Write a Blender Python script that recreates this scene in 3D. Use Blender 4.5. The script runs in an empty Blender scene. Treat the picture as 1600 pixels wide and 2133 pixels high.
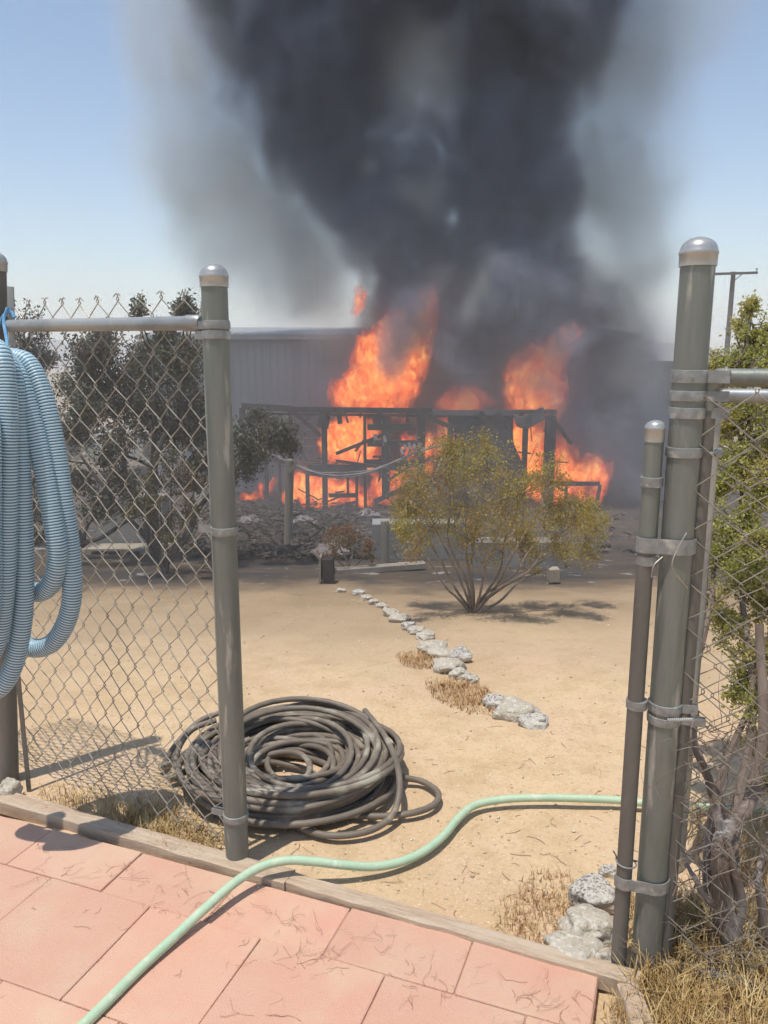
import bpy, math, random, numpy as np
from mathutils import Vector, Matrix

sc = bpy.context.scene
COL = sc.collection
random.seed(7)
# ---------------------------------------------------------------- camera
CAMZ, PITCH, FPX = 1.6, math.radians(11.3), 1642.0
cd = bpy.data.cameras.new('camera'); cam = bpy.data.objects.new('camera', cd); COL.objects.link(cam)
cam.location = (0, 0, CAMZ); cam.rotation_euler = (math.pi/2-PITCH, 0, 0)
cd.sensor_fit = 'VERTICAL'; cd.sensor_height = 24; cd.lens = 24*FPX/2133
cd.clip_start = 0.05; cd.clip_end = 8000
sc.camera = cam
# ---------------------------------------------------------------- sky, sun, exposure
w = bpy.data.worlds.new('World'); sc.world = w; w.use_nodes = True
_nt = w.node_tree; _bg = _nt.nodes['Background']
_sk = _nt.nodes.new('ShaderNodeTexSky'); _sk.sky_type = 'NISHITA'; _sk.sun_disc = False
_sk.sun_elevation = math.radians(76); _sk.sun_rotation = math.radians(225)
_sk.altitude = 900; _sk.air_density = 1.25; _sk.dust_density = 1.0; _sk.ozone_density = .15
_nt.links.new(_sk.outputs[0], _bg.inputs[0]); _bg.inputs[1].default_value = 0.13
sl = bpy.data.lights.new('sun', 'SUN'); sl.energy = 3.6; sl.angle = math.radians(.5); sl.color = (1, .95, .87)
so = bpy.data.objects.new('sun', sl); COL.objects.link(so)
SUN = Vector((-.165, -.165, .972)); so.rotation_euler = SUN.to_track_quat('Z', 'Y').to_euler()
vs = sc.view_settings; vs.view_transform = 'Standard'; vs.look = 'None'; vs.exposure = 0.22; vs.gamma = 1
sc.cycles.use_denoising = True
sc.cycles.volume_bounces = 1; sc.cycles.volume_step_rate = 1.6; sc.cycles.max_bounces = 5; sc.cycles.diffuse_bounces = 3; sc.cycles.transparent_max_bounces = 20
sc.cycles.use_adaptive_sampling = True; sc.cycles.adaptive_threshold = .03; sc.cycles.adaptive_min_samples = 20
sc.cycles.caustics_reflective = False; sc.cycles.caustics_refractive = False

# ---------------------------------------------------------------- placing helpers
KN = [(-40, 0), (3, 0), (4, -.03), (5, -.125), (6, -.27), (7.2, -.42), (9, -.68), (12, -1.1), (16, -1.54), (22, -1.7), (40, -2.3), (100, -3.2), (400, -6), (5000, -6)]
KX = np.array([k[0] for k in KN], float); KZ = np.array([k[1] for k in KN], float)
def hz(y): return float(np.interp(y, KX, KZ))
def ray(px, py):
    x = (px-800)/FPX; y = -(py-1066.5)/FPX
    c, s = math.cos(PITCH), math.sin(PITCH)
    return Vector((x, c+y*s, -s+y*c))
def at(px, py, Y):
    d = ray(px, py); t = Y/d.y
    return Vector((d.x*t, Y, CAMZ+d.z*t))
def grz(px, py, z=0.0):
    d = ray(px, py); t = (z-CAMZ)/d.z
    return Vector((d.x*t, d.y*t, z))
def gr(px, py):
    d = ray(px, py); t = .5
    while t < 400 and CAMZ+d.z*t > hz(d.y*t): t *= 1.002
    return Vector((d.x*t, d.y*t, hz(d.y*t)))

# ---------------------------------------------------------------- numpy noise
def vnoise(P, seed, n=64):
    rng = np.random.RandomState(seed); L = rng.rand(n, n, n).astype(np.float32)
    I = np.floor(P).astype(np.int64); F = (P-I).astype(np.float32); F = F*F*(3-2*F); I %= n; J = (I+1) % n
    x0, y0, z0 = I.T; x1, y1, z1 = J.T; fx, fy, fz = F.T
    a = L[x0, y0, z0]*(1-fx)+L[x1, y0, z0]*fx; b = L[x0, y1, z0]*(1-fx)+L[x1, y1, z0]*fx
    c = L[x0, y0, z1]*(1-fx)+L[x1, y0, z1]*fx; d = L[x0, y1, z1]*(1-fx)+L[x1, y1, z1]*fx
    a = a*(1-fy)+b*fy; c = c*(1-fy)+d*fy
    return a*(1-fz)+c*fz
ROT = np.array(Matrix.Rotation(.7, 3, 'Z') @ Matrix.Rotation(.5, 3, 'X') @ Matrix.Rotation(.4, 3, 'Y'))
def fbm(P, seed, octv=4):
    s = 0; a = 1; t = 0
    for k in range(octv):
        s = s+a*vnoise(P*(2.03**k)+k*7.3, seed+k); t += a; a *= .55; P = P @ ROT
    return s/t

# ---------------------------------------------------------------- object helpers
def tag(o, label=None, cat=None, group=None, kind=None):
    if label: o['label'] = label
    if cat: o['category'] = cat
    if group: o['group'] = group
    if kind: o['kind'] = kind
    return o
def empty(name, loc, label=None, cat=None, group=None):
    o = bpy.data.objects.new(name, None); COL.objects.link(o); o.location = loc; o.empty_display_size = .1
    tag(o, label, cat, group); return o
def link(name, me, m=None, parent=None, smooth=False):
    if m is not None and not me.materials: me.materials.append(m)
    if smooth: me.polygons.foreach_set('use_smooth', [True]*len(me.polygons))
    o = bpy.data.objects.new(name, me); COL.objects.link(o)
    if parent is not None:
        o.parent = parent; o.matrix_parent_inverse = Matrix.Translation(-parent_loc(parent))
    return o
def parent_loc(p):
    v = Vector(p.location)
    while p.parent is not None:
        p = p.parent; v = v+p.location
    return v
class MB:
    """collects geometry in world coordinates"""
    def __init__(s): s.v = []; s.f = []; s.extra = []
    def box(s, c, dx, dy, dz, X=(1, 0, 0), Y=None, Z=(0, 0, 1), j=0):
        X = Vector(X).normalized(); Z = Vector(Z).normalized(); Y = Vector(Y).normalized() if Y else Z.cross(X).normalized()
        c = Vector(c); n = len(s.v)
        for a in (-.5, .5):
            for b in (-.5, .5):
                for e in (-.5, .5):
                    s.v.append(c+X*dx*a+Y*dy*b+Z*dz*e+Vector([random.uniform(-j, j) for _ in range(3)]))
        for q in ((0, 1, 3, 2), (4, 6, 7, 5), (0, 4, 5, 1), (2, 3, 7, 6), (0, 2, 6, 4), (1, 5, 7, 3)): s.f.append([n+i for i in q])
        return s
    def bar(s, a, b, wd, dp, up=(0, -1, 0)):
        a = Vector(a); b = Vector(b); X = (b-a).normalized(); u = Vector(up)
        Z = (u-X*u.dot(X)).normalized(); Y = Z.cross(X)
        return s.box((a+b)/2, (b-a).length, wd, dp, X, Y, Z)
    def tube(s, pts, r, n=10, cap=True, flat=None):
        pts = [Vector(p) for p in pts]; m = len(pts)
        rs = r if isinstance(r, (list, tuple, np.ndarray)) else [r]*m
        T = []
        for i in range(m):
            t = pts[min(i+1, m-1)]-pts[max(i-1, 0)]
            T.append(t.normalized() if t.length > 1e-9 else Vector((0, 0, 1)))
        u = T[0].orthogonal().normalized(); base = len(s.v)
        for i in range(m):
            u = (u-T[i]*u.dot(T[i]))
            u = u.normalized() if u.length > 1e-6 else T[i].orthogonal().normalized()
            vv = T[i].cross(u)
            for k in range(n):
                a = 2*math.pi*k/n
                s.v.append(pts[i]+(u*math.cos(a)+vv*math.sin(a))*rs[i])
        for i in range(m-1):
            for k in range(n):
                a = base+i*n+k; b = base+i*n+(k+1) % n
                s.f.append([a, b, b+n, a+n])
        if cap:
            s.f.append([base+k for k in range(n)][::-1]); s.f.append([base+(m-1)*n+k for k in range(n)])
        return s
    def lathe(s, c, prof, n=24, axis=(0, 0, 1)):
        c = Vector(c); A = Vector(axis).normalized(); u = A.orthogonal().normalized(); v = A.cross(u); base = len(s.v)
        for (r, z) in prof:
            for k in range(n):
                a = 2*math.pi*k/n; s.v.append(c+A*z+(u*math.cos(a)+v*math.sin(a))*max(r, 1e-4))
        for i in range(len(prof)-1):
            for k in range(n):
                a = base+i*n+k; b = base+i*n+(k+1) % n; s.f.append([a, b, b+n, a+n])
        s.f.append([base+k for k in range(n)][::-1]); s.f.append([base+(len(prof)-1)*n+k for k in range(n)])
        return s
    def build(s, name, m, parent=None, smooth=False):
        me = bpy.data.meshes.new(name); me.from_pydata([tuple(v) for v in s.v], [], s.f); me.update()
        o = link(name, me, m, parent, smooth)
        if smooth and hasattr(me, 'set_sharp_from_angle'): me.set_sharp_from_angle(angle=math.radians(40))
        return o
def bevel(o, wd=.004, seg=2):
    b = o.modifiers.new('bevel', 'BEVEL'); b.width = wd; b.segments = seg; b.limit_method = 'ANGLE'; return o
def catmull(P, n=8):
    P = [Vector(p) for p in P]; P = [P[0]*2-P[1]]+P+[P[-1]*2-P[-2]]; out = []
    for i in range(1, len(P)-2):
        for k in range(n):
            t = k/n; a, b, c, d = P[i-1], P[i], P[i+1], P[i+2]
            out.append(.5*((2*b)+(c-a)*t+(2*a-5*b+4*c-d)*t*t+(3*b-a-3*c+d)*t**3))
    out.append(P[-2]); return out
def resample(P, step):
    out = [P[0]]; acc = 0
    for a, b in zip(P, P[1:]):
        L = (b-a).length; t = step-acc
        while t <= L and L > 1e-9:
            out.append(a.lerp(b, t/L)); t += step
        acc = (acc+L) % step if L > 0 else acc
    return out
def np_mesh(name, V, F, m, parent=None, smooth=False, attr=None):
    """V (n,3) F (k,3|4)"""
    me = bpy.data.meshes.new(name); V = np.asarray(V, np.float32); F = np.asarray(F, np.int32); k = F.shape[1]
    me.vertices.add(len(V)); me.vertices.foreach_set('co', V.ravel())
    me.loops.add(F.size); me.loops.foreach_set('vertex_index', F.ravel())
    me.polygons.add(len(F)); me.polygons.foreach_set('loop_start', np.arange(0, F.size, k, dtype=np.int32))
    me.update(calc_edges=True); me.validate()
    if attr is not None:
        for an, av in attr.items():
            a = me.attributes.new(an, 'FLOAT', 'POINT'); a.data.foreach_set('value', np.asarray(av, np.float32))
    return link(name, me, m, parent, smooth)

# ---------------------------------------------------------------- materials
def lin(c): return tuple(c)+(1,) if len(c) == 3 else c
def mat(name, col, col2=None, scale=4, rough=.8, metal=0, bump=0, bscale=60, spec=.3, stretch=(1, 1, 1), col3=None, scale3=.7, mix3=(.45, .6), detail=5, attr=None, contrast=(.35, .65), rand=0):
    m = bpy.data.materials.new(name); m.use_nodes = True; t = m.node_tree; N = t.nodes.new; K = t.links.new
    p = t.nodes['Principled BSDF']; p.inputs['Roughness'].default_value = rough; p.inputs['Metallic'].default_value = metal
    p.inputs['Specular IOR Level'].default_value = spec
    tc = N('ShaderNodeTexCoord'); mp = N('ShaderNodeMapping'); mp.inputs['Scale'].default_value = stretch; K(tc.outputs['Object'], mp.inputs[0])
    last = None
    def ramp(sca, lo, hi, a, b, det=detail):
        n = N('ShaderNodeTexNoise'); n.inputs['Scale'].default_value = sca; n.inputs['Detail'].default_value = det; n.inputs['Roughness'].default_value = .6
        K(mp.outputs[0], n.inputs['Vector'])
        r = N('ShaderNodeMapRange'); r.inputs['From Min'].default_value = lo; r.inputs['From Max'].default_value = hi; K(n.outputs[0], r.inputs[0])
        mx = N('ShaderNodeMix'); mx.data_type = 'RGBA'; K(r.outputs[0], mx.inputs[0])
        if isinstance(a, tuple): mx.inputs[6].default_value = lin(a)
        else: K(a, mx.inputs[6])
        mx.inputs[7].default_value = lin(b); return mx.outputs[2]
    if attr:
        an = N('ShaderNodeAttribute'); an.attribute_name = attr
        mx = N('ShaderNodeMix'); mx.data_type = 'RGBA'; K(an.outputs['Fac'], mx.inputs[0]); mx.inputs[6].default_value = lin(col); mx.inputs[7].default_value = lin(col2)
        last = mx.outputs[2]
        if col3: last = ramp(scale3, mix3[0], mix3[1], last, col3)
    else:
        if col2: last = ramp(scale, contrast[0], contrast[1], tuple(col), col2)
        if col3: last = ramp(scale3, mix3[0], mix3[1], last if last is not None else tuple(col), col3)
    if rand:
        oi = N('ShaderNodeObjectInfo'); mr = N('ShaderNodeMapRange'); mr.inputs['To Min'].default_value = 1-rand; mr.inputs['To Max'].default_value = 1+rand; K(oi.outputs['Random'], mr.inputs[0])
        hs = N('ShaderNodeHueSaturation'); K(mr.outputs[0], hs.inputs['Value'])
        if last is not None: K(last, hs.inputs['Color'])
        else: hs.inputs['Color'].default_value = lin(col)
        last = hs.outputs[0]
    if last is not None: K(last, p.inputs['Base Color'])
    else: p.inputs['Base Color'].default_value = lin(col)
    if bump:
        n = N('ShaderNodeTexNoise'); n.inputs['Scale'].default_value = bscale; n.inputs['Detail'].default_value = 4; K(mp.outputs[0], n.inputs['Vector'])
        b = N('ShaderNodeBump'); b.inputs['Strength'].default_value = min(1, .35+bump*.6); b.inputs['Distance'].default_value = bump*.0035
        K(n.outputs[0], b.inputs['Height']); K(b.outputs[0], p.inputs['Normal'])
    return m
def leafmat(name, c1, c2, c3, trans=.35, sc1=9):
    """leaf colour varies leaf by leaf through the 'tone' attribute and branch by branch through noise"""
    m = bpy.data.materials.new(name); m.use_nodes = True; t = m.node_tree; N = t.nodes.new; K = t.links.new
    p = t.nodes['Principled BSDF']; p.inputs['Roughness'].default_value = .5; p.inputs['Specular IOR Level'].default_value = .35
    a = N('ShaderNodeAttribute'); a.attribute_name = 'tone'
    m1 = N('ShaderNodeMix'); m1.data_type = 'RGBA'; K(a.outputs['Fac'], m1.inputs[0]); m1.inputs[6].default_value = lin(c1); m1.inputs[7].default_value = lin(c2)
    tc = N('ShaderNodeTexCoord'); n = N('ShaderNodeTexNoise'); n.inputs['Scale'].default_value = sc1; K(tc.outputs['Object'], n.inputs['Vector'])
    r = N('ShaderNodeMapRange'); r.inputs['From Min'].default_value = .45; r.inputs['From Max'].default_value = .65; K(n.outputs[0], r.inputs[0])
    m2 = N('ShaderNodeMix'); m2.data_type = 'RGBA'; K(r.outputs[0], m2.inputs[0]); K(m1.outputs[2], m2.inputs[6]); m2.inputs[7].default_value = lin(c3)
    K(m2.outputs[2], p.inputs['Base Color'])
    tr = N('ShaderNodeBsdfTranslucent'); K(m2.outputs[2], tr.inputs[0]); ms = N('ShaderNodeMixShader'); ms.inputs[0].default_value = trans
    K(p.outputs[0], ms.inputs[1]); K(tr.outputs[0], ms.inputs[2]); K(ms.outputs[0], t.nodes['Material Output'].inputs[0])
    return m
M = {}
M['galv'] = mat('weathered_green_grey_steel', (.163, .178, .158), (.235, .238, .207), 14, .5, .3, .5, 150, stretch=(1, 1, .14), col3=(.40, .39, .34), scale3=24, mix3=(.58, .68))
M['galv_light'] = mat('dull_galvanised_steel', (.36, .37, .37), (.28, .285, .28), 12, .45, .5, .15, 160, col3=(.42, .41, .38), scale3=5)
M['band'] = mat('rough_galvanised_band', (.33, .33, .32), (.23, .235, .225), 30, .5, .4, .5, 150, col3=(.5, .48, .44), scale3=20, mix3=(.55, .7))
M['cap'] = mat('cast_aluminium_cap', (.46, .46, .44), (.38, .375, .36), 14, .34, .5)
M['wire'] = mat('galvanised_wire', (.46, .42, .35), (.30, .27, .22), 30, .5, .35)
M['wire_dark'] = mat('old_brown_wire', (.34, .30, .24), (.22, .19, .15), 30, .55, .3)
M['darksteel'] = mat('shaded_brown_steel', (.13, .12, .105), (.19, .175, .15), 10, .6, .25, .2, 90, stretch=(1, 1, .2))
M['paver'] = mat('red_concrete_paver', (.60, .315, .225), (.59, .365, .26), 1.6, .9, 0, .9, 220, col3=(.60, .44, .30), scale3=2.6, mix3=(.46, .74), rand=.05)
M['joint'] = mat('sandy_joint_fill', (.50, .30, .22), (.40, .23, .17), 20, .95, 0, .4, 200)
M['timber'] = mat('sun_bleached_timber', (.56, .42, .30), (.44, .31, .21), 16, .85, 0, 1.0, 60, stretch=(1, 14, 14), col3=(.57, .45, .33), scale3=3)
M['hose_black'] = mat('dusty_black_rubber', (.14, .112, .085), (.22, .178, .135), 7, .55, 0, .1, 60, spec=.4, col3=(.36, .32, .25), scale3=7.0, mix3=(.56, .66))
M['hose_green'] = mat('pale_mint_garden_hose', (.38, .53, .36), (.46, .57, .40), 14, .5, 0, .3, 80, spec=.35, col3=(.56, .60, .46), scale3=30, mix3=(.58, .66))
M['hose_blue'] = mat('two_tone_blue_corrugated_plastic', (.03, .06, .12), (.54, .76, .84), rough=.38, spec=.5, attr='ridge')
M['rope'] = mat('blue_rope', (.12, .32, .55), (.2, .42, .62), 60, .8)
M['brass'] = mat('brass_fitting', (.55, .47, .33), (.42, .36, .28), 20, .35, .8)
M['granite'] = mat('speckled_white_granite', (.52, .48, .42), (.15, .13, .11), 120, .9, 0, 3, 80, contrast=(.50, .58), col3=(.56, .52, .45), scale3=5)
M['rock'] = mat('pale_desert_rock', (.49, .435, .35), (.36, .305, .235), 22, .95, 0, 4.0, 60, col3=(.56, .52, .44), scale3=45, mix3=(.5, .6))
M['pebble'] = mat('pale_gravel', (.58, .47, .31), (.42, .31, .20), 9, .95, col3=(.72, .63, .48), scale3=17, mix3=(.5, .6))
M['drygrass'] = mat('dry_straw', (.47, .31, .12), (.30, .18, .065), 30, .8, col3=(.62, .46, .22), scale3=14)
M['rustweed'] = mat('rusty_dry_weed', (.46, .27, .13), (.36, .19, .085), 30, .85, col3=(.52, .36, .18), scale3=14)
M['twig'] = mat('dry_root_twig', (.36, .19, .13), (.44, .28, .19), 30, .9)
M['bark'] = mat('grey_brown_bark', (.155, .115, .09), (.25, .20, .165), 14, .9, 0, 1.2, 50, stretch=(1, 1, .3), col3=(.33, .29, .26), scale3=7, mix3=(.55, .65))
M['bark_dark'] = mat('dark_bark', (.06, .052, .047), (.11, .095, .085), 10, .9, 0, .6, 40)
M['bark_pale'] = mat('pale_creosote_stem', (.30, .235, .18), (.19, .145, .11), 12, .9)
M['leaf_creosote'] = leafmat('olive_creosote_leaf', (.21, .185, .035), (.60, .50, .15), (.42, .27, .075), .5, 4)
M['leaf_bright'] = leafmat('bright_green_leaf', (.27, .29, .06), (.66, .64, .24), (.52, .44, .15), .55, 5)
M['leaf_dark'] = leafmat('dark_grey_green_leaf', (.06, .068, .046), (.16, .158, .105), (.135, .115, .085), .35, 2)
M['leaf_olive'] = leafmat('olive_leaf', (.06, .06, .022), (.12, .11, .04), (.10, .06, .03), .2, 3)
M['leaf_rust'] = leafmat('rusty_orange_leaf', (.15, .085, .025), (.24, .14, .04), (.20, .085, .035), .3, 6)
M['metalwall'] = mat('grey_blue_painted_metal', (.26, .28, .29), (.21, .23, .245), 1.2, .6, .2, 0, col3=(.30, .31, .30), scale3=.6, rand=.06)
M['roof'] = mat('dull_roof_sheet', (.36, .37, .36), (.28, .29, .29), 2, .6, .2)
M['char'] = mat('charred_timber', (.022, .019, .018), (.05, .042, .04), 6, .95, 0, 1, 20)
M['charblue'] = mat('smoke_greyed_timber', (.085, .085, .10), (.14, .13, .14), 4, .9, 0, .4, 20)
M['greywood'] = mat('weathered_grey_wood', (.20, .175, .14), (.30, .26, .21), 5, .9, 0, .6, 30, stretch=(1, 1, .15))
M['cloth'] = mat('scorched_pale_cloth', (.26, .23, .22), (.14, .12, .12), 6, .9)
M['scorch'] = mat('scorched_sheet', (.10, .085, .08), (.18, .15, .145), 3, .9, 0, .4, 14)
M['concrete'] = mat('grey_stucco', (.20, .19, .18), (.27, .26, .245), 2.5, .95, 0, .4, 30)
M['tan'] = mat('tan_block', (.36, .31, .24), (.28, .24, .18), 5, .95, 0, .4, 30)
M['ash'] = mat('ash_and_rubble', (.028, .023, .020), (.08, .066, .056), 3, .95, 0, 0, col3=(.26, .235, .215), scale3=7, mix3=(.64, .69))
M['pole'] = mat('utility_pole_wood', (.16, .13, .11), (.10, .085, .075), 4, .9)
M['cream'] = mat('pale_cream', (.48, .45, .38), (.40, .37, .31), .5, .9)

# ---------------------------------------------------------------- ground
def ground_mat():
    m = bpy.data.materials.new('desert_dirt'); m.use_nodes = True; t = m.node_tree; N = t.nodes.new; K = t.links.new
    p = t.nodes['Principled BSDF']; p.inputs['Roughness'].default_value = .95; p.inputs['Specular IOR Level'].default_value = .15
    tc = N('ShaderNodeTexCoord'); P = tc.outputs['Object']
    def noise(s, d=5, v=None, r=.6):
        n = N('ShaderNodeTexNoise'); n.inputs['Scale'].default_value = s; n.inputs['Detail'].default_value = d; n.inputs['Roughness'].default_value = r; K(v or P, n.inputs['Vector']); return n.outputs[0]
    def rng(x, a, b, c=0, d=1):
        r = N('ShaderNodeMapRange'); K(x, r.inputs[0])
        for i, q in enumerate((a, b, c, d)): r.inputs[i+1].default_value = q
        return r.outputs[0]
    def mix(f, a, b):
        x = N('ShaderNodeMix'); x.data_type = 'RGBA'
        if isinstance(f, float): x.inputs[0].default_value = f
        else: K(f, x.inputs[0])
        for i, q in ((6, a), (7, b)):
            if isinstance(q, tuple): x.inputs[i].default_value = lin(q)
            else: K(q, x.inputs[i])
        return x.outputs[2]
    def math_(op, a, b=None):
        x = N('ShaderNodeMath'); x.operation = op
        for i, q in enumerate((a, b)):
            if q is None: continue
            if isinstance(q, (int, float)): x.inputs[i].default_value = q
            else: K(q, x.inputs[i])
        return x.outputs[0]
    sep = N('ShaderNodeSeparateXYZ'); K(P, sep.inputs[0]); X, Y = sep.outputs[0], sep.outputs[1]
    c = mix(rng(noise(1.3), .4, .62), (.585, .43, .262), (.575, .41, .27))
    c = mix(rng(noise(.7, 6), .5, .7, 0, .7), c, (.50, .32, .175))
    c = mix(rng(noise(7), .45, .7), c, (.48, .34, .195))
    c = mix(rng(noise(60, 4), .50, .72, 0, .6), c, (.38, .27, .155))
    c = mix(rng(noise(130, 3), .60, .70), c, (.70, .57, .36))
    c = mix(rng(noise(34, 3, None, .7), .66, .78, 0, .7), c, (.28, .18, .10))
    # dirt colour darkens with distance across the yard
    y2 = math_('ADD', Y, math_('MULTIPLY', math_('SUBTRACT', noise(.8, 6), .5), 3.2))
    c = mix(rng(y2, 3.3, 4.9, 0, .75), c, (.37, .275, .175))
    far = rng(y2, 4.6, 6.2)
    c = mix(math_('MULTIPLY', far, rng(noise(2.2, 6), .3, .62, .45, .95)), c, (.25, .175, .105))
    ash = rng(math_('ADD', Y, math_('MULTIPLY', math_('SUBTRACT', noise(1.5, 6), .5), 1.2)), 6.15, 6.95)  # smoke shadow painted into the dirt colour along with real charring
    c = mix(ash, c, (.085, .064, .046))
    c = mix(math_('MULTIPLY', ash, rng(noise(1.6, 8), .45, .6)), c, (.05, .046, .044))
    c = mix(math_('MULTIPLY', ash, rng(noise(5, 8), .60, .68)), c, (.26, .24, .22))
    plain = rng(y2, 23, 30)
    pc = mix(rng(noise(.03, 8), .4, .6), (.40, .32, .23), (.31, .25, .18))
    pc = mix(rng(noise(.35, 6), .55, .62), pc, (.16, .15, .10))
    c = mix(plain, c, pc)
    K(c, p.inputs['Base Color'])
    h1 = math_('MULTIPLY', noise(28, 5), .35); h2 = math_('MULTIPLY', noise(120, 4), .3)
    b = N('ShaderNodeBump'); b.inputs['Strength'].default_value = .75; b.inputs['Distance'].default_value = .012; K(math_('ADD', h1, h2), b.inputs['Height']); K(b.outputs[0], p.inputs['Normal'])
    return m
ys = np.concatenate([np.arange(-6, 1.0, .5), np.arange(1.0, 8, .045), np.arange(8, 24, .2), np.geomspace(24, 5500, 46)])
t_ = np.linspace(-1, 1, 181); xs = np.sign(t_)*(np.abs(t_)**3.2)*4000+t_*6
XX, YY = np.meshgrid(xs, ys)
P3 = np.stack([XX.ravel(), YY.ravel(), XX.ravel()*0], 1)
base = np.interp(YY.ravel(), KX, KZ)
near = np.clip(1-(np.abs(YY.ravel())-3)/20, 0, 1)
bump_ = (fbm(P3*1.1, 2, 3)-.5)*.03+(fbm(P3*6, 5, 3)-.5)*.020+(fbm(P3*2.6+3, 15, 3)-.5)*.03
wide = np.clip((YY.ravel()-22)/60, 0, 1)*(fbm(P3*.02, 9, 3)-.5)*1.6
ZZ = base+bump_*near*np.clip((YY.ravel()-1.5)/1.5, .25, 1)-.018+wide
# under the paving the dirt lies a little deeper
U = Vector((.936, -.351, 0)); V_ = Vector((.351, .936, 0)); O = Vector((-.688, 2.055, 0))
uu = (XX.ravel()-O.x)*U.x+(YY.ravel()-O.y)*U.y; vv = (XX.ravel()-O.x)*V_.x+(YY.ravel()-O.y)*V_.y
inp = (vv < .18) & (uu < 1.24) & (YY.ravel() < 3) & (YY.ravel() > -5)
ZZ[inp] = -.06
nx, ny = len(xs), len(ys); ii = np.arange(nx*ny).reshape(ny, nx)
F = np.stack([ii[:-1, :-1], ii[:-1, 1:], ii[1:, 1:], ii[1:, :-1]], -1).reshape(-1, 4)
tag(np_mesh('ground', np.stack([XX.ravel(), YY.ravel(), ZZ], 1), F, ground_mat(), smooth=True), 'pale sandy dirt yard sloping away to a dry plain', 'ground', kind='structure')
def gz(x, y):
    p = np.array([[x, y, 0.]])
    return hz(y)+float(((fbm(p*1.1, 2, 3)-.5)*.03+(fbm(p*6, 5, 3)-.5)*.020+(fbm(p*2.6+3, 15, 3)-.5)*.03)[0])*max(0, min(1, 1-(abs(y)-3)/20))*min(1, max(.25, (y-1.5)/1.5))-.018

# hills on the horizon
def hills(name, Y, h0, seed, m, label):
    xs_ = np.linspace(-Y*.9, Y*.9, 160); rows = np.linspace(0, 1, 14); V = []
    p = np.stack([xs_/Y*7, xs_*0+seed, xs_*0], 1); hh = h0*(.55+1.0*(fbm(p, seed, 5)-.5)*1.5)
    for r in rows:
        prof = math.sin(r*math.pi/2)
        nz = (fbm(np.stack([xs_/Y*40, xs_*0+r*9, xs_*0+seed], 1), seed+3, 4)-.5)*h0*.25*r*(1-r)*3
        V.append(np.stack([xs_, xs_*0+Y+r*Y*.35, -8+(hh+8)*prof+nz], 1))
    V = np.concatenate(V); n = 160; k = np.arange(14*n).reshape(14, n)
    F = np.stack([k[:-1, :-1], k[:-1, 1:], k[1:, 1:], k[1:, :-1]], -1).reshape(-1, 4)
    tag(np_mesh(name, V, F, m, smooth=True), label, 'hills', kind='structure')
M['hill'] = mat('dry_hillside', (.19, .155, .12), (.26, .21, .16), .01, .95, col3=(.14, .13, .10), scale3=.03)
hills('hills', 520, 23, 11, M['hill'], 'low bare brown hills on the hazy skyline')

# ---------------------------------------------------------------- paved path
path = empty('paved_path', O, 'square reddish concrete pavers in running bond inside the gate', 'paving'); path['kind'] = 'structure'
def uvp(u, v, z=0): return O+U*u+V_*v+Vector((0, 0, z))
UR = 1.265; UL = -.98
mb = MB(); mb.box(uvp((UR+UL)/2, -1.31, -.0285), UR-UL, 3.0, .05, U, V_); mb.build('joint_fill', M['joint'], path)
S = .37
vcur = .205; row = 0
while vcur > -2.7:
    hgt = .205 if row == 0 else S
    v1 = vcur; v0 = vcur-hgt
    off = S/2 if row % 2 == 0 else 0
    u = -6*S+off
    while u < UR:
        a, b = max(u, UL), min(u+S, UR)
        if b-a > .04:
            g = .0016; z1 = random.uniform(-.0025, .0025); mb = MB()
            mb.box(uvp((a+b)/2, (v0+v1)/2, -.02+z1), b-a-2*g, v1-v0-2*g, .044, U, V_, j=.0012)
            o = mb.build('paver', M['paver'], path); bevel(o, .004, 2)
        u += S
    vcur = v0; row += 1
# ---------------------------------------------------------------- edging timbers
def timber(a, b, wd, hh, label, z=0.0):
    a = Vector(a); b = Vector(b); n = 14; d = (b-a); X = d.normalized(); Y = Vector((0, 0, 1)).cross(X); V = []; Fc = []
    prof = [(-.5, -.9), (-.5, .42), (-.42, .5), (-.15, .47), (.1, .51), (.42, .5), (.5, .4), (.5, -.9)]
    k = len(prof)
    for i in range(n+1):
        c = a.lerp(b, i/n)+Y*random.uniform(-.003, .003)
        for (py_, pz) in prof: V.append(c+Y*(py_*wd+random.uniform(-.0018, .0018))+Vector((0, 0, z+pz*hh+random.uniform(-.0015, .0015))))
    for i in range(n):
        for j in range(k):
            p = i*k+j; q = i*k+(j+1) % k; Fc.append([p, p+k, q+k, q])
    Fc.append(list(range(k))[::-1]); Fc.append([n*k+j for j in range(k)])
    o = empty('edging_timber', a); mb = MB(); 
    # local axes so that the grain runs along the board
    me = bpy.data.meshes.new('edging_timber'); R = Matrix((X, Y, Vector((0, 0, 1)))).transposed()
    me.from_pydata([tuple(R.inverted() @ (v-a)) for v in V], [], Fc); me.update()
    bpy.data.objects.remove(o)
    ob = link('edging_timber', me, M['timber']); ob.location = a; ob.rotation_euler = R.to_euler()
    tag(ob, label, 'timber', 'timber boards edging the red paving'); return ob
timber(uvp(-1.02, .292), uvp(.33, .246), .070, .036, 'bleached edging timber running from the blue hose to below the left gate post')
timber(uvp(.331, .246), uvp(1.37, .203), .054, .033, 'bleached edging timber crossing the gateway towards the big right post')
timber(uvp(1.34, .165), uvp(1.62, -.7), .055, .05, 'bleached timber along the right side of the red paving in dry grass')
timber(uvp(-1.03, .24), uvp(-1.12, -1.2), .07, .05, 'short piece of timber at the left corner of the paving')

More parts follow.
